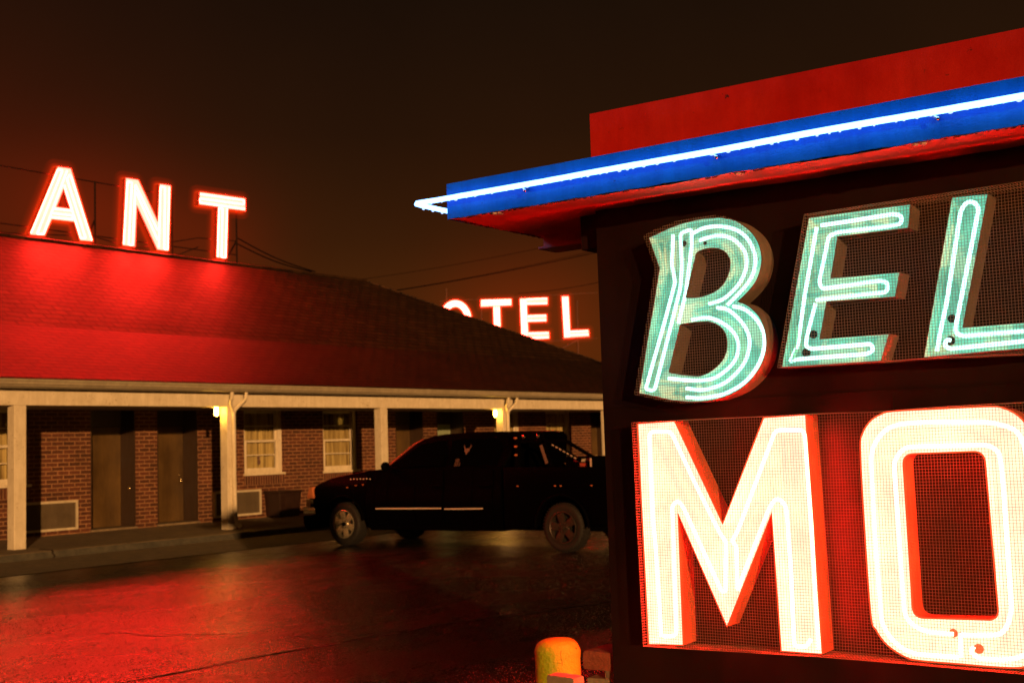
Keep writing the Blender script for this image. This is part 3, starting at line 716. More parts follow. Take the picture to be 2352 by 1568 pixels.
# through-wall air conditioners
def ac(x0, x1, z0, z1, label):
    t = thing('air_conditioner', label, 'air conditioner', ((x0+x1)/2, YW, z0), 'air conditioners set into the brick wall')
    b = MB()
    for q in ((x0, x0+.045, z0, z1), (x1-.045, x1, z0, z1), (x0+.045, x1-.045, z0, z0+.045), (x0+.045, x1-.045, z1-.045, z1)):
        b.box(q[0], q[1], YW-.07, YW+.02, q[2], q[3])
    b.build('frame', M['ac_frame'], t, bevel=0.005)
    b = MB(); b.box(x0+.045, x1-.045, YW-.03, YW+.02, z0+.045, z1-.045)
    k = 22
    for i in range(k):
        zz = z0 + .055 + (z1-z0-.11)*i/k
        b.box(x0+.05, x1-.05, YW-.048, YW-.0305, zz, zz+.012)
    b.build('grille', M['ac_grille'], t)
ac(13.12, 14.50, 0.24, 0.815, 'wide air conditioner grille beside the leftmost white post')
ac(17.92, 19.28, 0.23, 0.80, 'air conditioner grille half hidden behind the downspout post')
# bin against the wall
t = thing('storage_bin', 'dark bin standing against the wall behind the truck nose', 'bin', (19.75, 21.4, ZK))
b = MB(); b.add([(19.42,21.22,ZK),(20.02,21.22,ZK),(20.02,21.66,ZK),(19.42,21.66,ZK),(19.38,21.18,.70),(20.06,21.18,.70),(20.06,21.70,.70),(19.38,21.70,.70)], [(0,3,2,1),(4,5,6,7),(0,1,5,4),(1,2,6,5),(2,3,7,6),(3,0,4,7)]); b.build('bin_body', M['bin'], t, bevel=0.02)
b = MB(); b.box(19.36, 20.08, 21.16, 21.72, .702, .75); b.build('lid', M['bin'], t, bevel=0.015)

# porch lamps
def lamp(x, z, label):
    t = thing('porch_lamp', label, 'lamp', (x, 19.1, 2.6), 'lit lamps under the porch beam')
    b = MB(); b.lathe([(0.0,2.60),(.07,2.60),(.07,2.585),(.045,2.575),(.045,2.55),(0,2.55)], (x, 19.1, 0), 16); b.build('lamp_base', M['gutter'], t, smooth=40)
    b = MB(); b.lathe([(0.0,z-.105),(.026,z-.10),(.038,z-.08),(.042,z-.04),(.042,z+.03),(.036,z+.07),(0.0,z+.072)], (x, 19.1, 0), 18); b.build('glass_jar', M['bulb'], t, smooth=60)
lamp(15.86, 2.475, 'glowing porch lamp beside the downspout post at left')
lamp(24.84, 2.455, 'glowing porch lamp above the truck cab')

# ------------------------------------------------------------------ neon letters
def build_letter(parent, P, depth, outline, holes, tubes, tube_r, m_side, m_plate, m_tube, plate_off=0.6, tube_off=0.3, rim=None, nm='letter', m_rim=None, label=None, liner=False, bloom=None):
    """outline/holes in picture-plane units; P(x, y, off) gives the point on the letter's plane"""
    dv = depth
    o2 = [P(x, y, 0) for x, y in outline]
    h2 = [[P(x, y, 0) for x, y in h] for h in holes]
    b = MB()
    for loop in [o2] + h2: b.strip(loop, dv)
    L = b.build(nm, m_side, parent, fixn=False)
    if label: L['label'] = label
    b = MB()
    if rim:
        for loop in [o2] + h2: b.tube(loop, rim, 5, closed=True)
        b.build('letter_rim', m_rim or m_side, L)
    b = MB(); b.poly([[p + dv*plate_off for p in l] for l in [o2] + h2])
    if liner:                            # pale paint on the inside of the can walls
        nv_ = dv.normalized()
        for k, loop in enumerate([o2] + h2):
            ar_ = sum((p.cross(q)).dot(nv_) for p, q in zip(loop, loop[1:] + loop[:1]))
            sg_ = (1 if ar_ > 0 else -1) * (1 if k == 0 else -1); q_ = []
            for i_, p in enumerate(loop):
                t1 = (p - loop[i_-1]).normalized(); t2 = (loop[(i_+1) % len(loop)] - p).normalized()
                n_ = nv_.cross((t1 + t2)); n_ = n_.normalized() if n_.length > 1e-6 else nv_.cross(t1)
                q_.append(p + n_*sg_*.002 + dv*.02)
            b.strip(q_, dv*(plate_off-.02))
    b.build('reflector', m_plate, L, fixn=False)
    groups = {}
    for t in tubes:
        mt = m_tube; 
        if isinstance(t, tuple): t, mt = t
        groups.setdefault(mt.name, (mt, MB()))[1].tube([P(x, y, tube_off) for x, y in t], tube_r, 8)
    for mt, bb in groups.values(): bb.build('neon_tube', mt, L, smooth='all', fixn=False)
    if bloom: bloom_slabs(L, o2[0], bloom[0], Vector((0, 0, 1)), bloom[1], o2, h2, .03)
    return L

def bloom_volume(name, c):
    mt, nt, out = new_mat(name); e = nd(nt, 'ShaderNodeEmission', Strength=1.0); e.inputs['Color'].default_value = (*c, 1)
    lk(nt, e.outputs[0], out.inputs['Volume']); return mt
BLOOMS = [(.022, bloom_volume('bright_neon_bloom', (2.6, .13, .006))), (.055, bloom_volume('neon_bloom', (1.5, .045, .002))), (.11, bloom_volume('thin_neon_bloom', (.65, .016, .001))), (.21, bloom_volume('faint_neon_bloom', (.26, .006, 0.0)))]  # emission-only volumes painting the bloom, wider ones fainter
def bloom_slabs(L, O3, U, V, Nn, outline3, holes3, back, thick=.20):
    """red bloom round a letter, added as glowing volumes: slabs that follow the letter's shape, wider ones fainter"""
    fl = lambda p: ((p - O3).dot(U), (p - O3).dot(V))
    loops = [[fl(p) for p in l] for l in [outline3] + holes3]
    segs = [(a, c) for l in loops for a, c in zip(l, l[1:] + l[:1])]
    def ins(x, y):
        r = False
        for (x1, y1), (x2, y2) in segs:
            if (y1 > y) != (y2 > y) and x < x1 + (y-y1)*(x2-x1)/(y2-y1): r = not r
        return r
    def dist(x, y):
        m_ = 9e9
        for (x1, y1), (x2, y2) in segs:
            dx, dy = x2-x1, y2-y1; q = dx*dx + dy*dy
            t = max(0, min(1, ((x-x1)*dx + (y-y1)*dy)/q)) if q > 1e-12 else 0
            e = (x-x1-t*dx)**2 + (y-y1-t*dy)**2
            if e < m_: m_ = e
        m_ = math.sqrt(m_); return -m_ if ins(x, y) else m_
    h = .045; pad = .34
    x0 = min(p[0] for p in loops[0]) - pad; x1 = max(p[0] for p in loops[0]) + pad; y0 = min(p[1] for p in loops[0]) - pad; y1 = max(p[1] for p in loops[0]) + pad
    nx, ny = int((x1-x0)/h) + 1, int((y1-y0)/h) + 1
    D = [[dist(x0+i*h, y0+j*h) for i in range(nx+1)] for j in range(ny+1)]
    for lv, (dd, mt) in enumerate(BLOOMS):
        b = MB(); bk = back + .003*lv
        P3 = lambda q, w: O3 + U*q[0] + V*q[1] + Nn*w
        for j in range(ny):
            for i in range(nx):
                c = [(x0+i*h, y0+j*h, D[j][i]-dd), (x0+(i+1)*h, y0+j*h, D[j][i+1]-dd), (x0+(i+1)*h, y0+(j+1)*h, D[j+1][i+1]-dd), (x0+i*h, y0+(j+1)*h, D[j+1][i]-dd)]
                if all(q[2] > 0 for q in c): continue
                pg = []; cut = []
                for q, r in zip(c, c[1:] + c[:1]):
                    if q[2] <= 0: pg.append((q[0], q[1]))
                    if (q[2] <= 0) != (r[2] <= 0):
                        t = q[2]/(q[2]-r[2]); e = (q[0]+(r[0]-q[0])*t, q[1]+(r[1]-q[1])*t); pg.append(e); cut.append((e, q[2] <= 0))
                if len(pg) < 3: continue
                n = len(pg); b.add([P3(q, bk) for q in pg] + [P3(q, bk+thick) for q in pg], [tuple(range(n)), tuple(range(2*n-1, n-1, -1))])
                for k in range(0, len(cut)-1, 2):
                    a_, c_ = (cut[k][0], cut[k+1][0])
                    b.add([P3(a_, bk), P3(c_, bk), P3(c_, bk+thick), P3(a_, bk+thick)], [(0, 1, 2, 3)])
        o = b.build('neon_bloom_slab', mt, L); o['kind'] = 'stuff'

# --- rooftop sign on the motel ridge (plane parallel to the motel front)
YS = 26.38
def PA(dx, dy, sc_):
    def P(x, y, off):
        return on(dx + x*sc_, dy + y*sc_, 1, YS + off*0.24)
    return P
rs = thing('rooftop_sign', 'row of red neon letters ending in ANT along the motel roof ridge', 'sign', (18, 26, 6.8))
DV = Vector((0, 0.24, 0))
pa = PA(0, 367.5, 0.15625)
build_letter(rs, pa, DV, [(845,98),(1045,128),(1370,1195),(1175,1183),(1090,912),(765,875),(660,1115),(440,1095)], [[(935,428),(1028,718),(832,690)]],
    [round_path(t, 14) for t in ([(455,1075),(850,140),(920,155),(545,1085),(640,1090),(985,160)], [(945,370),(1190,1150),(1260,1150),(985,280),(1025,215),(1045,250),(1350,1180)], [(790,715),(1060,745)], [(755,780),(1070,815),(1070,870),(735,838)])],
    0.016, M['can_dark'], M['face_far'], M['tube_red_far'], 0.05, -0.06, 0.015, m_rim=M['fringe_far'], label='neon letter A on the roof ridge', bloom=(Vector((1, 0, 0)), Vector((0, 1, 0))))
pn = PA(257.25, 392, 0.21354)
build_letter(rs, pn, DV, [(147,80),(287,100),(492,545),(510,143),(634,163),(612,862),(485,850),(268,378),(250,818),(115,800)], [],
    [round_path(t, 10) for t in ([(125,790),(168,118),(215,126),(180,795),(222,800),(252,150),(490,640)], [(262,235),(492,745)], [(505,820),(522,172),(570,180),(562,845),(600,848),(616,185)])],
    0.016, M['can_dark'], M['face_far'], M['tube_red_far'], 0.05, -0.06, 0.015, m_rim=M['fringe_far'], label='neon letter N on the roof ridge', bloom=(Vector((1, 0, 0)), Vector((0, 1, 0))))
build_letter(rs, pn, DV, [(945,228),(1435,298),(1437,435),(1250,412),(1237,942),(1122,932),(1137,390),(935,365)], [],
    [round_path(t, 10) for t in ([(950,252),(1418,316),(1418,362),(945,300),(945,342),(1425,412)], [(1135,925),(1152,402),(1190,407),(1178,932),(1222,935),(1238,408)])],
    0.016, M['can_dark'], M['face_far'], M['tube_red_far'], 0.05, -0.06, 0.015, m_rim=M['fringe_far'], label='neon letter T on the roof ridge', bloom=(Vector((1, 0, 0)), Vector((0, 1, 0))))
# the letters before ANT stand left of the picture; their light falls on roof and lot
GLY = {'R': [((0,0),(0,1)),((0,1),(.75,1)),((.75,1),(.75,.5)),((.75,.5),(0,.5)),((.3,.5),(.8,0))],
       'E': [((0,0),(0,1)),((0,1),(.75,1)),((0,.5),(.65,.5)),((0,0),(.75,0))],
       'S': [((.75,1),(0,1)),((0,1),(0,.5)),((0,.5),(.75,.5)),((.75,.5),(.75,0)),((.75,0),(0,0))],
       'T': [((0,1),(.85,1)),((.42,1),(.42,0))],
       'A': [((0,0),(.42,1)),((.42,1),(.85,0)),((.18,.38),(.66,.38))],
       'U': [((0,1),(0,0)),((0,0),(.75,0)),((.75,0),(.75,1))]}
for k, ch in enumerate('RESTAUR'):
    ox = 16.2 - 2.42*(7-k)
    b = MB(); tb = MB(); pl = MB()
    for (ax, az), (bx, bz) in GLY[ch]:
        p0 = Vector((ox+.15+ax*1.45, YS, 7.02+az*1.46)); p1 = Vector((ox+.15+bx*1.45, YS, 7.02+bz*1.46))
        d = (p1-p0).normalized(); q0, q1 = p0 - d*.13, p1 + d*.13
        b.bar(q0+Vector((0,.125,0)), q1+Vector((0,.125,0)), .26, .22, (0,1,0))
        e_ = 0.004*GLY[ch].index(((ax,az),(bx,bz)))
        n_ = d.cross(Vector((0,1,0)))
        pl.add([q0+n_*.12+Vector((0,-e_,0)), q0-n_*.12+Vector((0,-e_,0)), q1-n_*.12+Vector((0,-e_,0)), q1+n_*.12+Vector((0,-e_,0))], [(0,1,2,3)])
        for s_ in (-.06, .06): tb.tube([q0+n_*s_+Vector((0,-.04,0)), q1+n_*s_+Vector((0,-.04,0))], .018, 6)
    L = b.build('letter', M['can_dark'], rs)
    pl.build('reflector', M['face_far'], L, fixn=False); tb.build('neon_tube', M['tube_red_far'], L, fixn=False)
# pipe frame
b = MB()
xs_ = [13.9, 16.05, 18.45, 20.55, 22.85]
xs_ = [-3.5, -1.2, 1.2, 3.6, 6.0, 8.4, 10.8] + [13.4, 15.72, 18.35, 20.73, 22.95]
yb = YS + 0.30
for x in xs_:
    zt = 8.62
    b.tube([(x, yb, 6.75), (x, yb, zt)], 0.026, 6)
    b.tube([(x, yb, 7.62), (x-.02, yb+1.35, 6.2)], 0.028, 6)
    b.box(x-.06, x+.06, yb-.05, yb+.07, 6.78, 6.90)
for z in (6.98, 7.22, 8.60): b.tube([(xs_[0], yb, z), (xs_[-1] if z < 8 else 20.8, yb, z)], 0.016, 5)
b.tube([(xs_[0], yb, 7.10), (16, yb+.06, 7.02), (18.3, yb, 7.2), (19.6, yb+.1, 7.05), (20.7, yb, 7.33), (21.6, yb, 7.55), (22.95, yb, 7.62)], 0.014, 5)
b.tube([(19.9, yb, 6.85), (20.9, yb, 7.0), (21.6, yb, 7.3)], 0.014, 5)
b.build('sign_frame', M['steel'], rs)
b = MB()
for z0, pxl in ((7.72, (724, 624)), (7.55, (716, 624))):
    e = on(pxl[0], pxl[1], 1, 26.0); s0 = Vector((22.95, yb, z0))
    P = [s0.lerp(e, i/12) - Vector((0, 0, 0.10*math.sin(PI*i/12))) for i in range(13)]
    b.tube(P, 0.018, 5)
b.build('guy_wire', M['cable'], rs)

# --- second wing behind, with its own rooftop letters
th = math.radians(6)
rh = Vector((RIGHT.x, RIGHT.y, 0)).normalized(); fh = Vector((FWD.x, FWD.y, 0)).normalized()
d_ = rh*math.cos(th) - fh*math.sin(th)            # along the far sign, right end nearer
nf = fh*math.cos(th) + rh*math.sin(th)            # away from the viewer
c0 = CAM + ray(1240, 730) * 54.0
def PF(x, y, off): return on_plane(943.25 + x*.1979, 649.25 + y*.1979, c0 + nf*(off*0.3), nf)
fs = thing('rooftop_sign', 'distant red neon letters OTEL rising behind the hip of the roof', 'sign', (c0.x, c0.y, 6.6))
DF = nf*0.30
cr = 0.018
def arc(cx, cy, rx, ry, a0, a1, n): return [(cx + rx*math.cos(a0+(a1-a0)*i/n), cy - ry*math.sin(a0+(a1-a0)*i/n)) for i in range(n+1)]
build_letter(fs, PF, DF, arc(519,443,193,245,0,2*PI,40)[:-1], [arc(519,443,108,160,0,2*PI,32)[:-1]], [arc(519,443,r_,r_+52,0,2*PI,40) for r_ in (176,150,125)], cr, M['can_side_red'], M['face_far'], M['tube_red_far'], 0.05, -0.06, 0.015, m_rim=M['fringe_far'], label='neon letter O half sunk behind the roof hip', bloom=(d_, nf))
build_letter(fs, PF, DF, [(815,195),(1170,185),(1172,265),(1040,270),(1056,675),(968,678),(955,275),(812,283)], [], [[(822,208),(1162,198)],[(822,232),(1162,222)],[(822,256),(1162,246)],[(972,285),(984,670)],[(998,284),(1010,668)],[(1022,282),(1036,668)]], cr, M['can_side_red'], M['face_far'], M['tube_red_far'], 0.05, -0.06, 0.015, m_rim=M['fringe_far'], label='neon letter T behind the roof hip', bloom=(d_, nf))
build_letter(fs, PF, DF, [(1265,182),(1590,170),(1588,255),(1350,262),(1355,372),(1575,365),(1578,450),(1360,458),(1368,570),(1605,565),(1610,650),(1370,664),(1285,667)], [], [[(1283,195),(1300,655)],[(1308,195),(1324,655)],[(1332,195),(1348,655)],[(1350,190),(1578,182)],[(1350,242),(1578,236)],[(1360,388),(1568,381)],[(1360,440),(1568,434)],[(1368,588),(1595,582)],[(1372,640),(1598,632)]], cr, M['can_side_red'], M['face_far'], M['tube_red_far'], 0.05, -0.06, 0.015, m_rim=M['fringe_far'], label='neon letter E behind the roof hip', bloom=(d_, nf))
build_letter(fs, PF, DF, [(1750,158),(1835,156),(1855,552),(2065,542),(2072,622),(1778,642)], [], [[(1768,170),(1795,628)],[(1794,170),(1818,628)],[(1818,170),(1840,628)],[(1845,568),(2055,558)],[(1845,606),(2058,596)]], cr, M['can_side_red'], M['face_far'], M['tube_red_far'], 0.05, -0.06, 0.015, m_rim=M['fringe_far'], label='neon letter L beside the big sign edge', bloom=(d_, nf))
b = MB()
def FP(px, py, off=0.34): return on_plane(px, py, c0 + nf*off, nf)
for px in (1025, 1105, 1215, 1325):
    b.tube([FP(px, 662 if px < 1100 else 690), FP(px+4, 860)], 0.045, 6)
b.tube([FP(1010, 692), FP(1372, 672)], 0.03, 5); b.tube([FP(1010, 800), FP(1372, 776)], 0.03, 5)
b.tube([FP(1326, 781), FP(1235, 830)], 0.05, 6)
b.build('sign_frame', M['rust'], fs)
fw = thing('motel_wing', 'dark far wing of the motel under the distant neon letters', 'building', (c0.x, c0.y, 0))
zr = FP(1340, 852).z
e0 = FP(1000, 806, 0.8); e1 = FP(1400, 806, 0.8)
A0 = Vector((e0.x, e0.y, 0)) - d_*8; A1 = Vector((e1.x, e1.y, 0)) + d_*14
b = MB()
f0, f1 = A0 - nf*4, A1 - nf*4; k0, k1 = A0 + nf*4, A1 + nf*4
up = lambda p, z: Vector((p.x, p.y, z))
b.add([up(f0,3),up(f1,3),up(A1,zr),up(A0,zr),up(k0,3),up(k1,3)], [(0,1,2,3),(3,2,5,4),(0,3,4),(1,5,2)]); b.build('roof', M['shingle'], fw)
b = MB(); g0, g1, h0, h1 = f0+nf*.4, f1+nf*.4, k0-nf*.4, k1-nf*.4
b.add([up(g0,0),up(g1,0),up(g1,3),up(g0,3),up(h0,0),up(h1,0),up(h1,3),up(h0,3)], [(0,1,2,3),(5,4,7,6),(0,3,7,4),(1,5,6,2)]); b.build('brick_wall', M['brick'], fw)

# overhead lines
def line(pa_, pb, dpt, sag, label, r=0.010):
    A = CAM + ray(*pa_)*dpt[0]; B = CAM + ray(*pb)*dpt[1]
    D = B - A; A2, B2 = A - D*0.4, B + D*0.5
    P = [A2.lerp(B2, i/30) for i in range(31)]
    P = [p + Vector((0, 0, sag*(4*(i/30-.5)**2 - 0.35))) for i, p in enumerate(P)]
    b = MB(); b.tube(P, r, 5)
    tag(b.build('power_line', M['cable'], None, smooth='all'), label, 'power line', 'overhead power lines behind the motel')
line((854,638), (1265,563), (58, 50), 0.25, 'highest thin power line rising towards the blue canopy')
line((924,665), (1365,579), (58, 50), 0.25, 'thicker power line just above the distant O', 0.016)
line((941,661), (1365,574), (61, 52), 0.3, 'faint power line hugging the thicker one')
line((1239,670), (1368,649), (48, 46), 0.1, 'lowest short power line crossing above the distant E and L')

# ------------------------------------------------------------------ black pickup truck (nose towards the motel)
XT, XTR = 15.20, 17.04
tk = thing('pickup_truck', 'black crew cab pickup truck with chrome trim and headache rack', 'pickup truck', (16.2, 12.8, 0))
def hullprism(b, prof, x0, x1, in0, in1):
    """side profile (y, z, inset) lofted between the two flanks"""
    n = len(prof)
    L_ = [Vector((x0 + p[2], p[0], p[1])) for p in prof]; R_ = [Vector((x1 - p[2], p[0], p[1])) for p in prof]
    tri = tessellate_polygon([[Vector((0, p[0], p[1])) for p in prof]])
    vs = L_ + R_
    fs = [tuple(t) for t in tri] + [tuple(i+n for i in reversed(t)) for t in tri] + [(i, (i+1) % n, (i+1) % n + n, i+n) for i in range(n)]
    b.add(vs, fs)
def wheel_arch(yc, zc, r, a0, a1, n=14): return [(yc + r*math.cos(a0+(a1-a0)*i/n), zc + r*math.sin(a0+(a1-a0)*i/n)) for i in range(n+1)]
YWF, YWR, ZWH = 15.035, 10.495, 0.365
# lower body: front fender, doors, sill (one flank profile with wheel arch)
up_prof = [(15.96,.62,.10),(15.93,.80,.07),(15.86,.93,.06),(15.76,1.035,.10),(15.60,1.10,.14),(15.40,1.155,.15),(14.95,1.215,.14),(14.54,1.262,.13),(14.15,1.29,.12),(11.62,1.285,.05)]
low = [(11.62,.29,.05)] + [(14.45,.27,.05)]
ar = wheel_arch(YWF, ZWH, .47, PI-.18+0.0, .12)
prof = up_prof + low + [(y, z, .04) for y, z in ar] + [(15.80,.40,.10)]
b = MB(); hullprism(b, prof, XT+.0, XTR, 0, 0); body = b.build('body', M['black_paint'], tk, bevel=0.035, bev_ang=50, smooth=40, bseg=3)
# fender and door flank skin: gentle outward bulge at shoulder height so it catches light
b = MB()
ys = [11.63, 11.79, 12.2, 12.79, 12.81, 13.4, 14.0, 14.30, 14.5]
def flank(y, t):                         # t 0 bottom .. 1 top
    z = .30 + t*(1.27 - .30); x = XT + .045 - .055*math.sin(PI*min(1, t*1.02)) + .012*math.cos(t*9)
    return Vector((x, y, z))
for i in range(len(ys)-1):
    if ys[i+1]-ys[i] < .03: continue
    n = 12
    vs = [flank(y, k/n) for y in (ys[i]+.006, ys[i+1]-.006) for k in range(n+1)]
    b.add(vs, [(k, k+1, n+2+k, n+1+k) for k in range(n)])
b.build('door_skin', M['black_paint'], tk, smooth=True, fixn=False)
# cab greenhouse
gh = [(14.16,1.285,.12),(13.50,1.70,.20),(13.36,1.765,.25),(13.20,1.805,.29),(12.97,1.828,.32),(12.36,1.845,.34),(11.66,1.832,.34),(11.45,1.812,.32),(11.42,1.74,.25),(11.60,1.285,.06)]
b = MB(); hullprism(b, gh, XT, XTR, 0, 0); cab = b.build('cab', M['black_paint'], tk, bevel=0.03, bev_ang=45, smooth=40, bseg=3)
def gx(z): return XT + .06 + (z - 1.285)*(.235-.06)/(1.74-1.285)
def side_glass(pts, nm):
    b = MB(); b.prism([(gx(z) - .012 + .03*0, y, z) for y, z in pts], (.008, 0, 0)); b.build(nm, M['car_glass'], cab)
side_glass([(13.98,1.32),(13.42,1.665),(13.30,1.71),(12.86,1.725),(12.84,1.32)], 'side_window')
side_glass([(12.74,1.32),(12.74,1.728),(12.3,1.735),(11.86,1.725),(11.74,1.62),(11.76,1.32)], 'side_window')
b = MB(); b.add([(XT+.20,14.13,1.315),(XTR-.20,14.13,1.315),(XTR-.27,13.53,1.70),(XT+.27,13.53,1.70)], [(0,1,2,3)])
for p in b.v: p.y += .012; p.z += .008
b.build('windshield', M['car_glass'], cab)
b = MB(); b.tube([(XT+.145, 14.13, 1.325), (XT+.215, 13.56, 1.685), (XT+.25, 13.40, 1.755)], 0.012, 6); b.build('windshield_red_streak', M['label_red'], cab, smooth=True)  # red neon streak on the windshield edge, put in as a coloured tube
# hood scoop, wipers cowl
b = MB(); hullprism(b, [(14.58,1.24,.5),(14.40,1.315,.52),(14.12,1.325,.52),(14.10,1.25,.5)], XT, XTR, 0, 0); b.build('hood_scoop', M['black_trim'], body, bevel=0.01)
# chrome details on the flank
b = MB()
for y0, y1 in ((14.26, 12.83), (12.76, 11.98)): b.tube([(XT-.012, y0, .632), (XT-.018, (y0+y1)/2, .636), (XT-.012, y1, .642)], 0.012, 6)
b.tube([(XT-.004, 14.42, .655), (XT-.004, 14.34, .655)], 0.007, 6)
b.build('chrome_strip', M['trim_chrome'], body, smooth=True)
b = MB()
for y in (12.80, 11.80): b.tube([(XT+.002, y, .34), (XT-.014, y, .55), (XT-.012, y, .80), (XT+.004, y, 1.10), (XT+.02, y, 1.26)], 0.005, 5)
b.build('door_gap', M['black_trim'], body)
for y in (12.93, 11.93):
    b = MB(); b.box(XT-.03, XT+.0, y-.10, y+.10, .975, 1.01); b.build('door_handle', M['black_paint'], body, bevel=0.01)
b = MB()
for k in range(7): b.sphere((XT+.02, 14.86-.075*k, 1.125+.004*(k % 2)), .017, 6, 5, (.3, 1, .55))
b.build('fender_badge', M['trim_chrome'], body)
for y, z in ((14.95, .985), (14.58, 1.03), (14.75, 1.02)):
    b = MB(); b.sphere((XT+.022, y, z), .02, 8, 6, (.3, 1.2, .4)); b.build('fender_lamp', M['amber'], body)
# nose: lamps, grille, bumper
b = MB(); hullprism(b, [(15.955,.80,.03),(15.90,.985,.04),(15.80,1.0,.02),(15.78,.80,.01)], XT, XT+.40, 0, 0); b.build('turn_signal', M['amber'], body, bevel=0.01)
b = MB(); hullprism(b, [(15.985,.66,.03),(15.965,.785,.03),(15.83,.785,.005),(15.83,.66,.005)], XT, XT+.42, 0, 0); b.build('headlight', M['lamp_clear'], body, bevel=0.015)
b = MB(); hullprism(b, [(15.955,.80,.03),(15.90,.985,.04),(15.80,1.0,.02),(15.78,.80,.01)], XTR-.40, XTR, 0, 0); b.build('turn_signal', M['amber'], body, bevel=0.01)
b = MB(); hullprism(b, [(15.985,.66,.03),(15.965,.785,.03),(15.83,.785,.005),(15.83,.66,.005)], XTR-.42, XTR, 0, 0); b.build('headlight', M['lamp_clear'], body, bevel=0.015)
b = MB(); b.box(XT+.45, XTR-.45, 15.93, 15.985, .66, .97); b.build('grille', M['black_trim'], body, bevel=0.02)
b = MB(); hullprism(b, [(16.06,.53,.06),(16.05,.64,.05),(15.98,.655,.02),(15.72,.645,.0),(15.70,.53,.0)], XT-.01, XTR+.01, 0, 0); bu = b.build('front_bumper', M['chrome'], tk, bevel=0.015, smooth=40)
b = MB(); hullprism(b, [(16.07,.50,.05),(16.06,.34,.06),(15.98,.25,.06),(15.62,.30,.02),(15.60,.52,.0)], XT-.005, XTR+.005, 0, 0); b.build('lower_valance', M['black_trim'], bu, bevel=0.02)
b = MB(); b.sphere((XT-.06, 13.98, 1.33), .085, 12, 8, (1.2, .55, .9)); b.bar((XT+.12, 13.98, 1.29), (XT-.06, 13.98, 1.31), .03, .03); b.build('side_mirror', M['black_trim'], cab, smooth=True)
# bed: two flanks with arch, front wall, floor, tailgate
arR = wheel_arch(YWR, ZWH, .475, 0.05, PI-.05)
bp = [(11.58,1.275),(9.16,1.255),(9.14,1.16),(9.18,.50),(9.98,.42)] + arR[0:0] + [(y, z) for y, z in reversed(arR)] + [(11.02,.36),(11.58,.30)]
b = MB()
bpz = [(11.58,1.275),(9.16,1.255),(9.13,1.10),(9.18,.48)] + [(y, z) for y, z in reversed(arR)] + [(11.58,.30)]
for x0 in (XT, XTR-.14): b.prism([(x0, y, z) for y, z in bpz], (.14, 0, 0))
b.box(XT+.141, XTR-.141, 11.50, 11.58, .45, 1.24); b.box(XT+.141, XTR-.141, 9.20, 11.499, .62, .68); b.box(XT+.141, XTR-.141, 9.15, 9.199, .55, 1.24)
bed = b.build('cargo_bed', M['black_paint'], tk, bevel=0.018, bev_ang=60, smooth=40)
b = MB()
for yc in (YWR,):
    P = [(XT-.015, y, z) for y, z in wheel_arch(yc, ZWH, .485, 0.0, PI)]
    b.tube(P, .022, 6); b.build('arch_flare', M['black_trim'], bed, smooth=True); b = MB()
P = [(XT+.0, y, z) for y, z in wheel_arch(YWF, ZWH, .48, 0.12, PI-.15)]
b.tube(P, .02, 6); b.build('arch_flare', M['black_trim'], body, smooth=True)
b = MB(); b.box(XT+.1, XTR-.1, 8.92, 9.12, .45, .62); b.build('rear_bumper', M['chrome'], tk, bevel=0.02)
b = MB(); b.box(XT+.2, XTR-.2, 9.4, 15.4, .30, .55); b.build('chassis', M['black_trim'], tk)
b = MB(); b.box(XT+.02, XT+.10, 9.115, 9.14, .80, 1.15); b.build('tail_light', M['label_red'], bed, bevel=0.005)
for y in (11.30, 10.60, 10.50, 9.95):
    b = MB(); b.sphere((XT-.004, y, .985), .016, 8, 6, (.4, 1.3, .6)); b.build('marker_lamp', M['amber'], bed)
b = MB(); b.tube([(XT+.05, 11.73, 1.10), (XT+.035, 11.73, .92), (XT-.0, 11.73, .70)], .006, 5); b.build('fuel_line_trim', M['trim_chrome'], bed)
# headache rack with lamps and side wings
hr = MB()
for x in (XT+.06,):
    hr.bar((x, 11.33, 1.27), (x, 11.30, 1.80), .05, .08, (0,1,0))
    hr.bar((x, 11.30, 1.785), (x, 10.82, 1.76), .04, .05)
    hr.bar((x, 11.28, 1.66), (x, 10.40, 1.65), .04, .04)
    hr.bar((x, 10.42, 1.652), (x, 9.93, 1.39), .04, .05)
    hr.bar((x, 9.95, 1.40), (x, 9.95, 1.25), .04, .07, (0,1,0))
    hr.bar((x, 10.70, 1.62), (x, 10.16, 1.35), .03, .06)
    hr.bar((x, 10.86, 1.76), (x, 10.70, 1.27), .04, .06)
rack = None


rack = hr.build('headache_rack', M['black_trim'], tk, bevel=0.008)
b = MB()
for z in (1.72, 1.59, 1.46): b.sphere((XT+.028, 11.335, z), .022, 8, 6, (.35, 1.5, .7))
b.build('marker_lamp', M['amber'], rack)
b = MB(); b.prism([(XT+.035, 11.24, 1.69), (XT+.035, 10.80, 1.68), (XT+.035, 10.80, 1.775), (XT+.035, 11.24, 1.79)], (.006, 0, 0)); b.build('rack_panel', M['black_trim'], rack)
b = MB()
for y in (11.17, 10.90): b.sphere((XT+.02, y, 1.735), .034, 10, 8, (.5, .8, 1.1))
b.build('work_lamp', M['chrome'], rack, smooth=True)
b = MB()                                # perforated slots along the sloping wing bars
for k in range(7):
    t = k/7; y, z = 10.66 - .46*t, 1.60 - .23*t
    b.bar((XT+.040, y, z), (XT+.040, y-.035, z-.0175), .004, .018)
b.build('rack_slots', M['label_white'], rack)
b = MB(); b.bar((XT+.032, 10.86, 1.60), (XT+.032, 10.76, 1.32), .006, .05); b.build('reflective_strip', M['sticker'], rack)
b = MB(); b.bar((XT+.028, 9.965, 1.385), (XT+.028, 9.965, 1.255), .004, .028, (0,1,0)); b.build('reflective_strip', M['label_white'], rack)
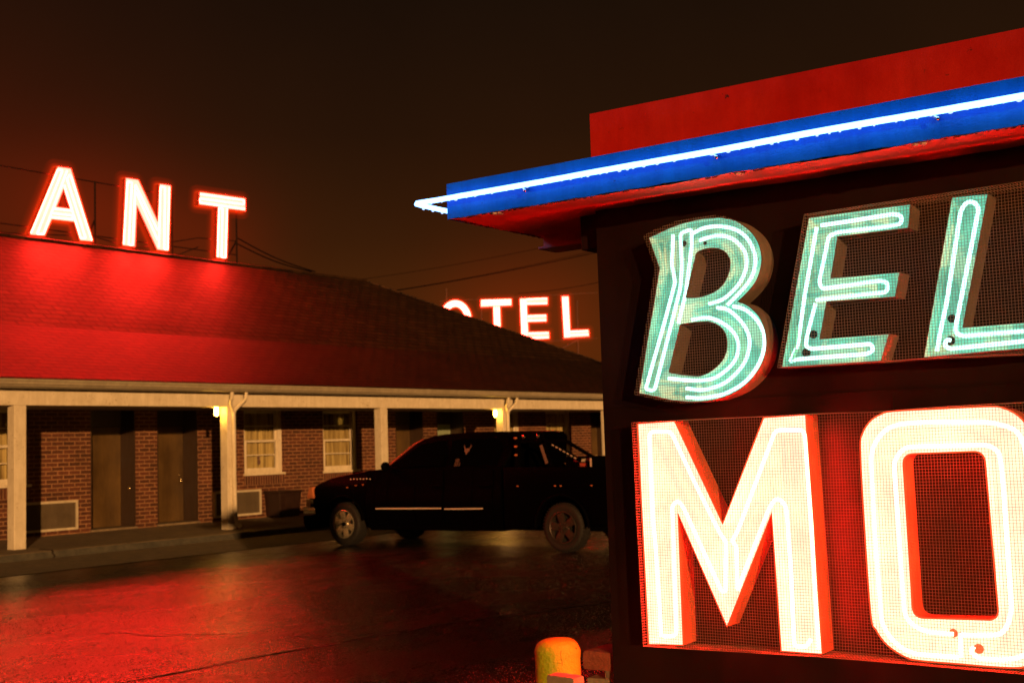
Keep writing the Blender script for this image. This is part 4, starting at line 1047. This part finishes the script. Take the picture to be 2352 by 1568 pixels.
tb = MB(); tb.box(XT+.15, XT+.75, 9.98, 10.50, 1.15, 1.41); tbo = tb.build('tool_box', M['black_trim'], tk, bevel=0.015)
b = MB(); b.box(XT+.144, XT+.1485, 10.06, 10.34, 1.335, 1.375); b.build('tool_box_label', M['label_white'], tbo)
b = MB(); b.box(XT+.144, XT+.1485, 10.12, 10.24, 1.265, 1.315); b.build('reflector', M['label_red'], tbo)
# stickers on the rear door glass: horned shield and two rows of small figures
def gxo(z): return gx(z) - .017
def dec(polys):
    b = MB()
    for p in polys: b.poly([[(gxo(z), y, z) for y, z in p]])
    return b
cy, cz = 12.395, 1.555
shield = [(cy+.055,cz+.03),(cy-.055,cz+.03),(cy-.05,cz-.01),(cy-.025,cz-.035),(cy,cz-.075),(cy+.025,cz-.035),(cy+.05,cz-.01)]
hornl = [(cy+.06,cz+.03),(cy+.075,cz+.06),(cy+.07,cz+.095),(cy+.06,cz+.065),(cy+.04,cz+.035)]
hornr = [(2*cy-y, z) for y, z in hornl]
dec([shield, hornl, hornr]).build('window_sticker', M['sticker'], cab, fixn=False)
cy, cz = 12.54, 1.30
def seg7(ch, y, z, w, h):
    S = {'8': 'abcdefg', '2': 'abged', '3': 'abgcd', '9': 'abcdfg', '1': 'bc', '0': 'abcdef'}[ch]; t = .007; o = []
    R_ = lambda a0, a1, c0_, c1: [(y-a0, z+c0_), (y-a1, z+c0_), (y-a1, z+c1), (y-a0, z+c1)]
    if 'a' in S: o.append(R_(0, w, h-t, h))
    if 'g' in S: o.append(R_(0, w, h/2-t/2, h/2+t/2))
    if 'd' in S: o.append(R_(0, w, 0, t))
    if 'f' in S: o.append(R_(0, t, h/2, h))
    if 'b' in S: o.append(R_(w-t, w, h/2, h))
    if 'e' in S: o.append(R_(0, t, 0, h/2))
    if 'c' in S: o.append(R_(w-t, w, 0, h/2))
    return o
ps = []
for k, ch in enumerate('98'): ps += seg7(ch, cy+.05-.045*k, cz+.07, .034, .05)
for k, ch in enumerate('223'): ps += seg7(ch, cy+.05-.042*k, cz+.01, .032, .05)
b = MB()
for i_, p in enumerate(ps): b.add([(gxo(z) - .0004*i_, y, z) for y, z in p], [(0,1,2,3)])
b.build('window_sticker', M['sticker'], cab, fixn=False)
# wheels
def wheel(x, yc, side, bright, nsp, label=None):
    s = -1 if side == 'l' else 1
    rt = .362
    t = MB()
    pr_ = [(.235,-.11),(.30,-.125),(.335,-.12),(.358,-.095),(rt,-.06),(rt,.06),(.358,.095),(.335,.12),(.30,.125),(.235,.11)]
    t.lathe(pr_, (x, yc, ZWH), 40, 'x')
    # tread blocks
    for k in range(44):
        a = 2*PI*k/44
        for xo in (-.075, .075):
            c = Vector((x+xo, yc + (rt)*math.cos(a), ZWH + (rt)*math.sin(a)))
            t.bar(c - Vector((.035,0,0)), c + Vector((.035,0,0)), .024, .012, (0, math.cos(a), math.sin(a)))
    w = t.build('wheel', M['rubber'], tk, smooth=45)
    b = MB(); xf = x + s*.118
    b.lathe([(.240, 0), (.243, s*.012), (.232, s*.016), (.222, s*.006), (.215, -s*.05), (.20, -s*.10)], (xf, yc, ZWH), 40, 'x')
    # disc with windows
    N = nsp
    for k in range(N):
        a = 2*PI*k/N + (.3 if bright else .1)
        for da, r0, r1, wd0, wd1 in ((0, .05, .215, .050, .062),):
            c_, s_ = math.cos(a), math.sin(a)
            p0 = Vector((xf-s*.030, yc+r0*c_, ZWH+r0*s_)); p1 = Vector((xf-s*.018, yc+r1*c_, ZWH+r1*s_)); tn = Vector((0, -s_, c_))
            h = Vector((s*.022, 0, 0))
            vs = [p0-tn*wd0, p0+tn*wd0, p1+tn*wd1, p1-tn*wd1]; vs = vs + [v+h for v in vs]
            b.add(vs, [(0,3,2,1),(4,5,6,7),(0,1,5,4),(1,2,6,5),(2,3,7,6),(3,0,4,7)])
    b.lathe([(0,s*.0),(.085, -s*.004),(.10,-s*.02),(.10,-s*.04)], (xf, yc, ZWH), 28, 'x')
    b.build('rim', M['alloy'] if bright else M['alloy_dull'], w, bevel=0.003, bev_ang=60, smooth=35)
    b = MB(); b.lathe([(.0,0),(.218,0)], (xf-s*.06, yc, ZWH), 30, 'x'); b.build('brake_disc', M['wheel_dark'], w, fixn=False)
    b = MB(); b.lathe([(0,s*.03),(.03,s*.028),(.036,s*.0)], (xf, yc, ZWH), 20, 'x')
    for k in range(6):
        a = 2*PI*k/6; b.sphere((xf+s*.004, yc+.062*math.cos(a), ZWH+.062*math.sin(a)), .011, 8, 6)
    b.build('hub_cap', M['black_trim'] if bright else M['alloy_dull'], w, smooth=True)
wheel(XT+.13, YWF, 'l', True, 6); wheel(XT+.13, YWR, 'l', False, 5); wheel(XTR-.13, YWF, 'r', True, 6); wheel(XTR-.13, YWR, 'r', False, 5)

# ------------------------------------------------------------------ roadside neon sign close to the camera
SX, PX_ = 4.0, 4.1                       # front plane of the letters, painted panel behind
sg = thing('roadside_sign', 'large roadside neon sign with mint and red letters under a blue-edged canopy', 'sign', (4.25, 1.5, 0))
# painted panel with slightly uneven sheet metal
b = MB(); nu, nv = 60, 40; Y0, Y1, Z0, Z1 = 0.52, 2.615, 0.36, 2.60
vs = []
for j in range(nv+1):
    for i in range(nu+1):
        y, z = Y0+(Y1-Y0)*i/nu, Z0+(Z1-Z0)*j/nv
        vs.append((PX_ + 0.0025*nz((0, y, z), 2.3, 1), y, z))
b.add(vs, [(j*(nu+1)+i, j*(nu+1)+i+1, (j+1)*(nu+1)+i+1, (j+1)*(nu+1)+i) for j in range(nv) for i in range(nu)])
panel = b.build('sign_face', M['sign_panel'], sg, smooth='all', fixn=False)
b = MB(); b.box(PX_+.006, PX_+.40, Y0, Y1, Z0, Z1); b.build('sign_cabinet', M['sign_panel'], sg, bevel=0.004)
b = MB()                                # sheet seams
s0, s1 = on(1403,935.5,0,PX_), on(2352,876,0,PX_)
b.bar((PX_-.002, s0.y+.02, s0.z), (PX_-.002, s0.y-(s0.y-s1.y)*1.4, s0.z+(s1.z-s0.z)*1.4), .004, .004)
for px, y0_, y1_ in ((1694, 931, 985), (2050, 905, 950)):
    a_, c_ = on(px, y0_, 0, PX_), on(px+2, y1_, 0, PX_); b.bar((PX_-.002, a_.y, a_.z), (PX_-.002, c_.y, c_.z), .003, .003, (1,0,0))
b.build('panel_seam', M['sign_panel'], panel)
b = MB(); b.box(PX_+.06, PX_+.34, Y1+.001, Y1+.115, 2.385, 2.53); b.build('support_beam', M['sign_panel'], sg, bevel=0.004)
b = MB(); b.box(4.42, 4.52, 2.86, 3.10, 2.475, 2.53); b.box(4.40, 4.54, 2.85, 3.115, 2.462, 2.4745); b.build('steel_bracket', M['soffit'], sg, bevel=0.003)
b = MB()
for y in (2.25, 0.9): b.box(PX_+.12, PX_+.28, y-.08, y+.08, 0, Z0)
b.build('sign_leg', M['rust'], sg)
# canopy: blue fascia, red underside, red parapet above
XB = 3.80; YE = 3.135; ZB0, ZB1 = 2.527, 2.668
cn = MB()
cn.add([(XB+.004,0.5,ZB1),(XB+.004,YE,ZB1),(4.64,YE,ZB1),(4.64,0.5,ZB1)], [(0,1,2,3)])
nu, nv = 110, 14; vs = []
for j in range(nv+1):
    for i in range(nu+1):
        y, x = 0.5+(YE-0.5)*i/nu, XB+.004+(4.64-XB-.004)*j/nv
        vs.append((x, y, ZB0 + .006*nz((x, y, 0), 3.0, 2) + .003*nz((x, y, 1), 14, 2) - (.006 if j == 0 else 0)))
cn.add(vs, [(j*(nu+1)+i, (j+1)*(nu+1)+i, (j+1)*(nu+1)+i+1, j*(nu+1)+i+1) for j in range(nv) for i in range(nu)])
canopy = cn.build('canopy', M['soffit'], sg, smooth='all', fixn=False)
fb = MB(); nu, nv = 160, 8; vs = []
for j in range(nv+1):
    for i in range(nu+1):
        y, z = 0.5+(YE-0.5)*i/nu, ZB0-.004+(ZB1-ZB0+.004)*j/nv
        e = .0012*nz((0, y, z), 9, 3) + .0022*nz((0, y, z), 2, 8)
        if j == 0: z += .0035*nz((1, y, 0), 12, 3) + .002*nz((1, y, 0), 40, 3)
        vs.append((XB + e, y, z))
fb.add(vs, [(j*(nu+1)+i, j*(nu+1)+i+1, (j+1)*(nu+1)+i+1, (j+1)*(nu+1)+i) for j in range(nv) for i in range(nu)])
fb.add([(XB,YE,ZB0-.004),(4.64,YE,ZB0-.004),(4.64,YE,ZB1),(XB,YE,ZB1)], [(0,1,2,3)])
fb.build('blue_fascia', M['blue'], canopy, smooth=30, fixn=False)
b = MB()                                # flaking paint along the lower lip and drips on the back edge
for k in range(150):
    y = 0.55 + (YE-0.6)*R0.random(); s_ = .0025 + .005*R0.random()**2
    b.sphere((XB+.006+.02*R0.random(), y, ZB0-.004), s_, 5, 4, (1, 1.8, .6))
for k in range(34):
    x = XB + .1 + .72*R0.random(); s_ = .003 + .004*R0.random()
    b.sphere((x, YE-.006, ZB0-.003), s_, 5, 4, (1.6, 1, 1))
b.build('flaking_paint', M['rust'], canopy)['kind'] = 'stuff'
for px, py in ((1145, 488), (2115, 326), (1705, 396)):
    b = MB(); c_ = on(px, py, 0, XB+.03)
    for k in range(7): b.sphere((XB+.015+.02*R0.random(), c_.y + .03*(R0.random()-.5), ZB0-.007), .006+.004*R0.random(), 6, 5, (1, 1.3, .7))
    b.build('bare_patch', M['label_white'], canopy)
b = MB(); nu, nv = 60, 10; XP = 3.905; YP, ZP = 2.50, 2.858; vs = []
for j in range(nv+1):
    for i in range(nu+1):
        y, z = 0.5+(YP-0.5)*i/nu, ZB1-.01+(ZP-ZB1+.01)*j/nv
        vs.append((XP + .004*nz((0, y, z), 1.7, 5), y, z))
b.add(vs, [(j*(nu+1)+i, j*(nu+1)+i+1, (j+1)*(nu+1)+i+1, (j+1)*(nu+1)+i) for j in range(nv) for i in range(nu)])
b.box(XP+.008, 4.5, 0.5, YP, ZB1+.002, ZP)
b.build('parapet', M['red'], sg, smooth=30, fixn=False)
# blue-white neon tube along the fascia, wrapping round the end
pth = [(3.752, 0.5 + .05*i, 2.597 + .004*nz((0, .05*i, 0), 1.5)) for i in range(int((3.20-0.5)/.05))]
pth += [(3.752, 3.22, 2.599), (3.752, 3.254, 2.599), (3.760, 3.264, 2.598), (3.80, 3.264, 2.596), (4.0, 3.262, 2.594), (4.35, 3.262, 2.594)]
b = MB(); b.tube(resample(pth, .02), .0105, 10, rfun=lambda i, a: 1.0 + .05*noise.noise(Vector((i*.5, a, 0)))); b.build('neon_tube', M['tube_blue'], canopy, smooth='all', fixn=False)
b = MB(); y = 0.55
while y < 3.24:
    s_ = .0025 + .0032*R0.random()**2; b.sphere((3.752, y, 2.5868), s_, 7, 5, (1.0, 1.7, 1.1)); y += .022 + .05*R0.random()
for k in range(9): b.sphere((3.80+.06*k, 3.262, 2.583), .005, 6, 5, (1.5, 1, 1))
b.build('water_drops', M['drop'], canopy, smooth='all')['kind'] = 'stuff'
for px, py in ((1197, 430), (2142, 262), (1635, 345)):
    c_ = on(px, py, 0, 3.752); b = MB()
    b.tube([(XB, c_.y, 2.588), (3.765, c_.y, 2.586), (3.757, c_.y-.012, 2.577)], .005, 6); b.sphere((3.757, c_.y-.014, 2.575), .0065, 8, 6)
    b.build('tube_standoff', M['chrome'], canopy, smooth=True)

# the whole canopy sags slightly towards its far right end
for o_ in [o for o in bpy.data.objects if o.type == 'MESH' and (o == canopy or o.parent == canopy or o.name.startswith('parapet'))]:
    for v_ in o_.data.vertices:
        y_ = v_.co.y + 1.5
        v_.co.z -= .0093*(3.135 - y_)
        if o_.name.startswith('parapet') and v_.co.z > 2.7: v_.co.z += .006 - .0110*(2.5 - y_)

# letters of the big sign
def PS(dx, dy, s):
    def P(x, y, off): return on(dx + x*s, dy + y*s, 0, SX + off*(PX_-SX))
    return P
DS = Vector((PX_-SX-.001, 0, 0))
pb = PS(2380*.6125, 780*.6125, .49743*.6125)
B_out = smooth_path([(105,225,1),(200,178),(300,135),(400,104),(500,82),(600,72),(680,76),(760,96),(830,140),(890,195),(930,260),(952,330),(957,400),(945,470),(920,540),(880,600),(830,655),(775,705,1),(840,728),(900,775),(945,830),(975,900),(990,970),(992,1040),(980,1110),(955,1180),(915,1245),(870,1300),(800,1360),(720,1405),(620,1440),(500,1458),(380,1458),(260,1445),(150,1420),(30,1395,1),(60,1220,1),(100,960,1),(140,740,1),(185,455,1)], True, 3)
B_h1 = smooth_path([(465,340,1),(500,318),(560,303),(620,305),(670,325),(705,365),(718,410),(712,470),(690,530),(655,585),(600,630),(540,655),(480,668),(385,676,1)], True, 3)
B_h2 = smooth_path([(343,880,1),(420,865),(500,858),(570,860),(630,885),(670,925),(690,975),(695,1030),(685,1090),(660,1145),(620,1190),(570,1230),(520,1255),(470,1265),(380,1258),(258,1238,1)], True, 3)
st = [round_path([(290,200),(280,420),(305,560),(228,850),(82,1368),(150,1374),(278,870),(345,600),(357,430),(345,190),(430,160),(428,310),(385,640),(330,870)], 26)]
bw = [smooth_path(p, False, 4) for p in (
      [(440,190),(520,152),(620,138),(720,150),(800,185),(860,245),(900,330),(910,400),(895,490),(850,570),(790,640),(700,730)],
      [(490,245),(560,220),(640,208),(720,225),(780,265),(830,330),(845,400),(835,470),(800,550),(740,625),(660,690),(560,722)],
      [(740,740),(820,760),(890,810),(945,880),(975,960),(975,1050),(950,1140),(900,1230),(830,1310),(740,1370),(640,1410),(500,1430),(390,1425)],
      [(620,750),(700,765),(780,830),(840,910),(865,990),(860,1070),(830,1160),(770,1240),(690,1310),(600,1350),(500,1370),(390,1358)],
      [(430,842),(540,825),(630,850),(710,900),(760,960),(780,1020),(775,1100),(740,1170),(680,1230),(600,1280),(500,1300),(380,1295),(255,1283)])]
TR = .0070
letB = build_letter(sg, pb, DS, B_out, [B_h1, B_h2], st + bw, TR, M['can_side'], M['plate_mint'], M['tube_mint'], .70, .05, .0014, m_rim=M['rust'], liner=True, label='mint neon letter B')
pe = PS(2900*.6125, 680*.6125, .47189*.6125)
E_out = [(280,287),(1088,182),(1072,370),(510,440),(455,768),(1003,722),(967,918),(422,955),(368,1250),(918,1212),(855,1425),(65,1475)]
Et = [round_path([(380,350),(600,318),(955,258),(1022,275),(1015,340),(900,360),(500,408),(440,435),(365,800),(385,852),(430,847),(850,790),(912,805),(905,880),(340,942)], 40),
      (round_path([(345,365),(250,900),(195,1300),(135,1430)], 40), M['tube_mint']),
      (round_path([(135,1428),(200,1412),(740,1372),(795,1345),(780,1290),(700,1297),(300,1330),(258,1310),(265,1240),(335,970)], 30), M['tube_mint']),
      (round_path([(200,1150),(190,1300),(150,1435)], 20), M['tube_green'])]
build_letter(sg, pe, DS, E_out, [], Et, TR, M['can_side'], M['plate_mint'], M['tube_mint'], .70, .05, .0014, m_rim=M['rust'], liner=True, label='mint neon letter E')
L_out = [(1417,128),(1705,100),(1505,1158),(2330,1100),(2290,1305),(1195,1397)]
Lt = [round_path([(1300,1350),(1330,1180),(1378,960),(1490,230),(1535,165),(1600,165),(1632,215),(1600,380),(1450,1150),(1450,1205),(1500,1228),(2150,1175),(2230,1185),(2215,1245),(1700,1300),(1400,1332),(1358,1300),(1380,1255),(1410,1262)], 42)]
build_letter(sg, pe, DS, L_out, [], Lt, TR, M['can_side'], M['plate_mint'], M['tube_mint'], .70, .05, .0014, m_rim=M['rust'], liner=True, label='mint neon letter L')
pm = PS(2360*.6125, 1520*.6125, .6121*.6125)
M_out = [(50,112),(278,97),(572,725),(822,75),(1080,58),(1182,1520),(930,1503),(872,655),(598,1352),(298,660),(330,1465),(118,1460)]
Mt = [round_path([(195,1412),(165,900),(145,700),(122,160),(255,158),(400,470),(560,790),(592,830),(590,1135),(565,1135),(330,620),(300,580),(262,610),(275,1000),(290,1408),(212,1412)], 34),
      round_path([(630,828),(665,765),(895,150),(1072,150),(1120,800),(1160,1490)], 34),
      round_path([(630,828),(655,860),(662,1140),(700,1030),(860,620),(905,560),(960,610),(990,1000),(1010,1475),(1085,1475),(1112,1430)], 34)]
build_letter(sg, pm, DS, M_out, [], Mt, TR, M['can_side_red'], M['plate_red'], M['tube_red'], .72, -.15, .0028, m_rim=M['fringe_near'], liner=True, label='red neon letter M')
po = PS(3100*.6125, 1480*.6125, .68901*.6125)
O_out = round_path([(182,95),(1085,62),(1215,1500),(255,1430)], 190, 10, True)
O_out = smooth_path([(360,90),(620,76),(890,64),(960,72),(1030,105),(1085,160),(1115,235),(1130,400),(1190,1180),(1195,1300),(1170,1400),(1130,1460),(1050,1482),(900,1477),(700,1460),(500,1443),(420,1420),(330,1360),(270,1280),(240,1190),(205,700),(184,300),(195,210),(235,145),(290,108)], True, 4)
O_in = round_path([(412,322),(858,306),(938,1225),(470,1212)], 62, 7, True)
Ot = [round_path([(718,1425),(430,1405),(300,1270),(262,720),(240,290),(330,170),(480,150),(900,148),(1040,190),(1085,300),(1150,1200),(1145,1370),(1060,1425),(980,1440),(820,1430),(785,1395),(800,1370)], 95, 8),
      round_path([(690,1300),(520,1285),(425,1215),(390,700),(365,360),(420,285),(520,278),(880,272),(940,310),(960,480),(1008,1190),(960,1308),(760,1304),(728,1304),(730,1425)], 62, 7)]
build_letter(sg, po, DS, O_out, [O_in], Ot, TR, M['can_side_red'], M['plate_red'], M['tube_red'], .72, -.15, .0028, m_rim=M['fringe_near'], liner=True, label='red neon letter O')
# tube entry holes in the reflectors
def holes(P, lst, mat, parent, nm='tube_hole'):
    for x, y, r in lst:
        b = MB(); c_ = P(x, y, .66); b.lathe([(0, -.0), (r, -.0)], c_, 16, 'x'); b.build(nm, mat, parent, fixn=False)
holes(pb, [(372,268,.011), (530,265,.007)], M['wheel_dark'], letB)
letE = [o for o in bpy.data.objects if o.get('label') == 'mint neon letter E'][0]
letL = [o for o in bpy.data.objects if o.get('label') == 'mint neon letter L'][0]
letO = [o for o in bpy.data.objects if o.get('label') == 'red neon letter O'][0]
holes(pe, [(318,1215,.015), (262,1360,.016)], M['wheel_dark'], letE)
holes(pe, [(1420,1090,.014), (1405,1265,.016)], M['wheel_dark'], letL)
holes(po, [(690,1295,.014), (828,1380,.016)], M['can_side_red'], letO)

# wire mesh guards stretched over the letters
def inside_spans(poly, c, axis):
    """crossings of the line axis=c with polygon (list of (y,z)); returns spans along the other axis"""
    o = 1 - axis; xs = []
    for p, q in zip(poly, poly[1:] + poly[:1]):
        if (p[axis] <= c) != (q[axis] <= c):
            t = (c - p[axis]) / (q[axis] - p[axis]); xs.append(p[o] + t*(q[o]-p[o]))
    xs.sort(); return list(zip(xs[0::2], xs[1::2]))
def screen(poly, pitch, r, xf, seed, returns=True, bulge=.004):
    b = MB()
    def pos(y, z):
        dy = .0016*nz((y, z, seed), 4, seed) + .0006*nz((y, z, seed+9), 19, seed)
        dz = .0018*nz((y, z, seed+3), 4, seed) + .0006*nz((y, z, seed+5), 19, seed)
        dx = bulge*nz((y, z, seed+6), 2.5, seed) - bulge
        return Vector((xf - .027 + dx, y+dy, z+dz))
    lo = [min(p[k] for p in poly) for k in (0, 1)]; hi = [max(p[k] for p in poly) for k in (0, 1)]
    for ax in (0, 1):
        c = lo[ax] + pitch*.5
        while c < hi[ax]:
            for s0, s1 in inside_spans(poly, c, ax):
                if s1 - s0 < pitch*.4: continue
                k = max(1, int((s1-s0)/.045))
                P = [pos(c, s0+(s1-s0)*i/k) if ax == 0 else pos(s0+(s1-s0)*i/k, c) for i in range(k+1)]
                b.tube(P, r, 3, caps=False)
            c += pitch
    if returns:                          # mesh folded back to the panel round the edge
        n = len(poly)
        for p, q in zip(poly, poly[1:] + poly[:1]):
            L = math.hypot(q[0]-p[0], q[1]-p[1]); k = max(1, int(L/pitch))
            for i in range(k):
                t = i/k; y, z = p[0]+(q[0]-p[0])*t, p[1]+(q[1]-p[1])*t
                b.tube([pos(y, z), Vector((PX_-.001, y, z))], r, 3, caps=False)
            for w_ in (0.0, .33, .66):
                kk = max(1, int(L/.05)); P = []
                for i in range(kk+1):
                    t = i/kk; y, z = p[0]+(q[0]-p[0])*t, p[1]+(q[1]-p[1])*t
                    a_ = pos(y, z); P.append(a_ + (Vector((PX_, y, z)) - a_)*w_)
                b.tube(P, r, 3, caps=False)
    return b
def yz(P, pts): return [(q.y, q.z) for q in (P(x, y, 0) for x, y in pts)]
B_ring = [(95,215),(200,160),(330,110),(480,76),(620,62),(700,68),(790,100),(880,170),(950,270),(965,400),(930,540),(860,640),(800,705),(900,765),(965,850),(1002,970),(1003,1060),(970,1180),(900,1290),(780,1385),(630,1455),(480,1474),(300,1466),(25,1405),(60,1200),(140,720),(182,455)]
WR = .00078
screen(yz(pb, B_ring), .0100, WR, SX, 1, False).build('mesh_screen', M['wire'], sg, fixn=False)
screen(yz(pe, [(275,272),(1992,15),(2520,-68),(2520,1318),(1992,1372),(1195,1410),(62,1482)]), .0100, WR, SX, 2).build('mesh_screen', M['wire'], sg, fixn=False)
screen(yz(pm, [(42,104),(300,92),(1140,50),(1500,40),(1800,16),(2950,-50),(2950,1678),(1180,1528),(112,1466)]), .0100, .00062, SX, 3).build('mesh_screen', M['wire'], sg, fixn=False)

# ------------------------------------------------------------------ bollard and masonry at the sign's foot
bx, by = 3.835, 2.69
t = thing('bollard', 'stout yellow concrete-filled bollard with chipped paint beside the sign', 'bollard', (bx, by, 0))
b = MB(); N = 48; prof = []
for k in range(60): prof.append((.0845, .83*k/59))
for k in range(1, 12):
    a_ = k/11*PI/2; prof.append((.0845*math.cos(a_)**.55 if k < 11 else 0.0005, .83 + .048*math.sin(a_)))
vs = []
for r_, h in prof:
    for k in range(N):
        a_ = 2*PI*k/N; p = Vector((math.cos(a_)*r_, math.sin(a_)*r_, h))
        e = .0022*nz(p, 22, 1) + .0012*nz(p, 60, 2)
        if .79 < h < .84: e += .0035*max(0, nz(p, 30, 7))
        d2 = Vector((p.x, p.y, 0)); d2 = d2.normalized() if d2.length > 1e-4 else Vector((0, 0, 1))
        vs.append(p + d2*e + Vector((bx, by, .002*nz(p, 25, 4) if h > .82 else 0)))
b.add(vs, [(i*N+k, i*N+(k+1) % N, (i+1)*N+(k+1) % N, (i+1)*N+k) for i in range(len(prof)-1) for k in range(N)])
bo = b.build('bollard_post', M['yellow'], t, smooth=60)
b = MB()                                 # crack in the thick paint
def onb(px, py):                         # nearest hit of a ray with the post surface
    d = ray(px, py); ox, oy = CAM.x-bx, CAM.y-by; A = d.x**2+d.y**2; B_ = 2*(ox*d.x+oy*d.y); C_ = ox*ox+oy*oy-.0853**2
    tt = (-B_-math.sqrt(max(0, B_*B_-4*A*C_)))/(2*A); return CAM + d*tt
def bz(x, y): return onb(1900*.6125 + x*.15625, 2330*.6125 + y*.15625)
b.tube([bz(800,420), bz(795,480), bz(802,540), bz(815,580), bz(815,640)], .0008, 5); b.tube([bz(745,605), bz(775,602), bz(805,612)], .0007, 5); b.tube([bz(590,845), bz(602,810)], .0008, 5); b.tube([bz(1018,375), bz(1026,400)], .0014, 5)
b.build('paint_crack', M['stain'], bo)
def brick(b, c, sx, sy, sz, rot, seed):
    """one worn brick, edges knocked off"""
    n = 5; vs = {}
    cs, sn = math.cos(rot), math.sin(rot)
    bm = bmesh.new(); bmesh.ops.create_cube(bm, size=1.0); bmesh.ops.subdivide_edges(bm, edges=bm.edges, cuts=5, use_grid_fill=True)
    bm.verts.ensure_lookup_table(); out = []
    for v in bm.verts:
        p = Vector((v.co.x*sx, v.co.y*sy, v.co.z*sz))
        edge = sum(1 for q in v.co if abs(abs(q)-.5) < 1e-4)
        p *= 1 - (.018*max(0, edge-1) + .02*nz(v.co*3, 1.5, seed))
        p += Vector((.003*nz(p*40, 1, seed), .003*nz(p*40, 1, seed+2), .002*nz(p*40, 1, seed+4)))
        out.append(Vector((c[0]+p.x*cs-p.y*sn, c[1]+p.x*sn+p.y*cs, c[2]+p.z)))
    bm.verts.index_update()
    b.add(out, [tuple(v.index for v in f.verts) for f in bm.faces]); bm.free()
pr = thing('brick_pier', 'crumbling red brick pier between the bollard and the sign edge', 'brick pier', (4.22, 2.70, 0))
b = MB(); sd = 1
for k in range(8):
    z = .035 + .075*k
    for j in (0, 1):
        brick(b, (4.215, 2.635 + .17*j + (.02 if k % 2 else -.01) - .085*.5, z), .20, .16, .062, 0, sd); sd += 1
pier = b.build('brick_courses', M['pier_brick'], pr, smooth=50)
b = MB(); brick(b, (4.215, 2.655, .749), .20, .225, .072, .01, 40); b.build('loose_top_brick', M['pier_brick'], pr, smooth=50)
b = MB(); brick(b, (4.19, 2.610, .694), .14, .11, .036, -.2, 50); b.build('broken_brick', M['pale_brick'], pr, smooth=50)
b = MB(); brick(b, (4.21, 2.665, .655), .17, .19, .05, .1, 60); brick(b, (4.225, 2.665, .33), .17, .21, .62, 0, 61); b.build('mortar_bed', M['mortar'], pr, smooth=50)
pb2 = thing('brick_stub', 'pale brick standing up in front of the yellow bollard', 'brick', (3.30, 2.29, 0))
b = MB(); brick(b, (3.30, 2.288, .790), .055, .112, .150, -.08, 70); b.build('pale_top_brick', M['pale_brick'], pb2, smooth=50)
b = MB(); brick(b, (3.30, 2.288, .366), .07, .125, .73, -.08, 71); b.build('brick_base', M['mortar'], pb2, smooth=50)

# ------------------------------------------------------------------ render settings
sc.render.engine = 'CYCLES'
sc.view_settings.view_transform = 'Standard'; sc.view_settings.look = 'None'
sc.view_settings.exposure = 0; sc.view_settings.gamma = 1
sc.cycles.use_denoising = True
sc.cycles.denoiser = 'OPENIMAGEDENOISE'
sc.cycles.denoising_input_passes = 'RGB_ALBEDO_NORMAL'
sc.cycles.denoising_prefilter = 'ACCURATE'
sc.cycles.max_bounces = 6; sc.cycles.diffuse_bounces = 3; sc.cycles.glossy_bounces = 3; sc.cycles.transparent_max_bounces = 12
sc.cycles.caustics_reflective = False; sc.cycles.caustics_refractive = False
sc.cycles.sample_clamp_indirect = 6.0
sc.cycles.use_light_tree = True
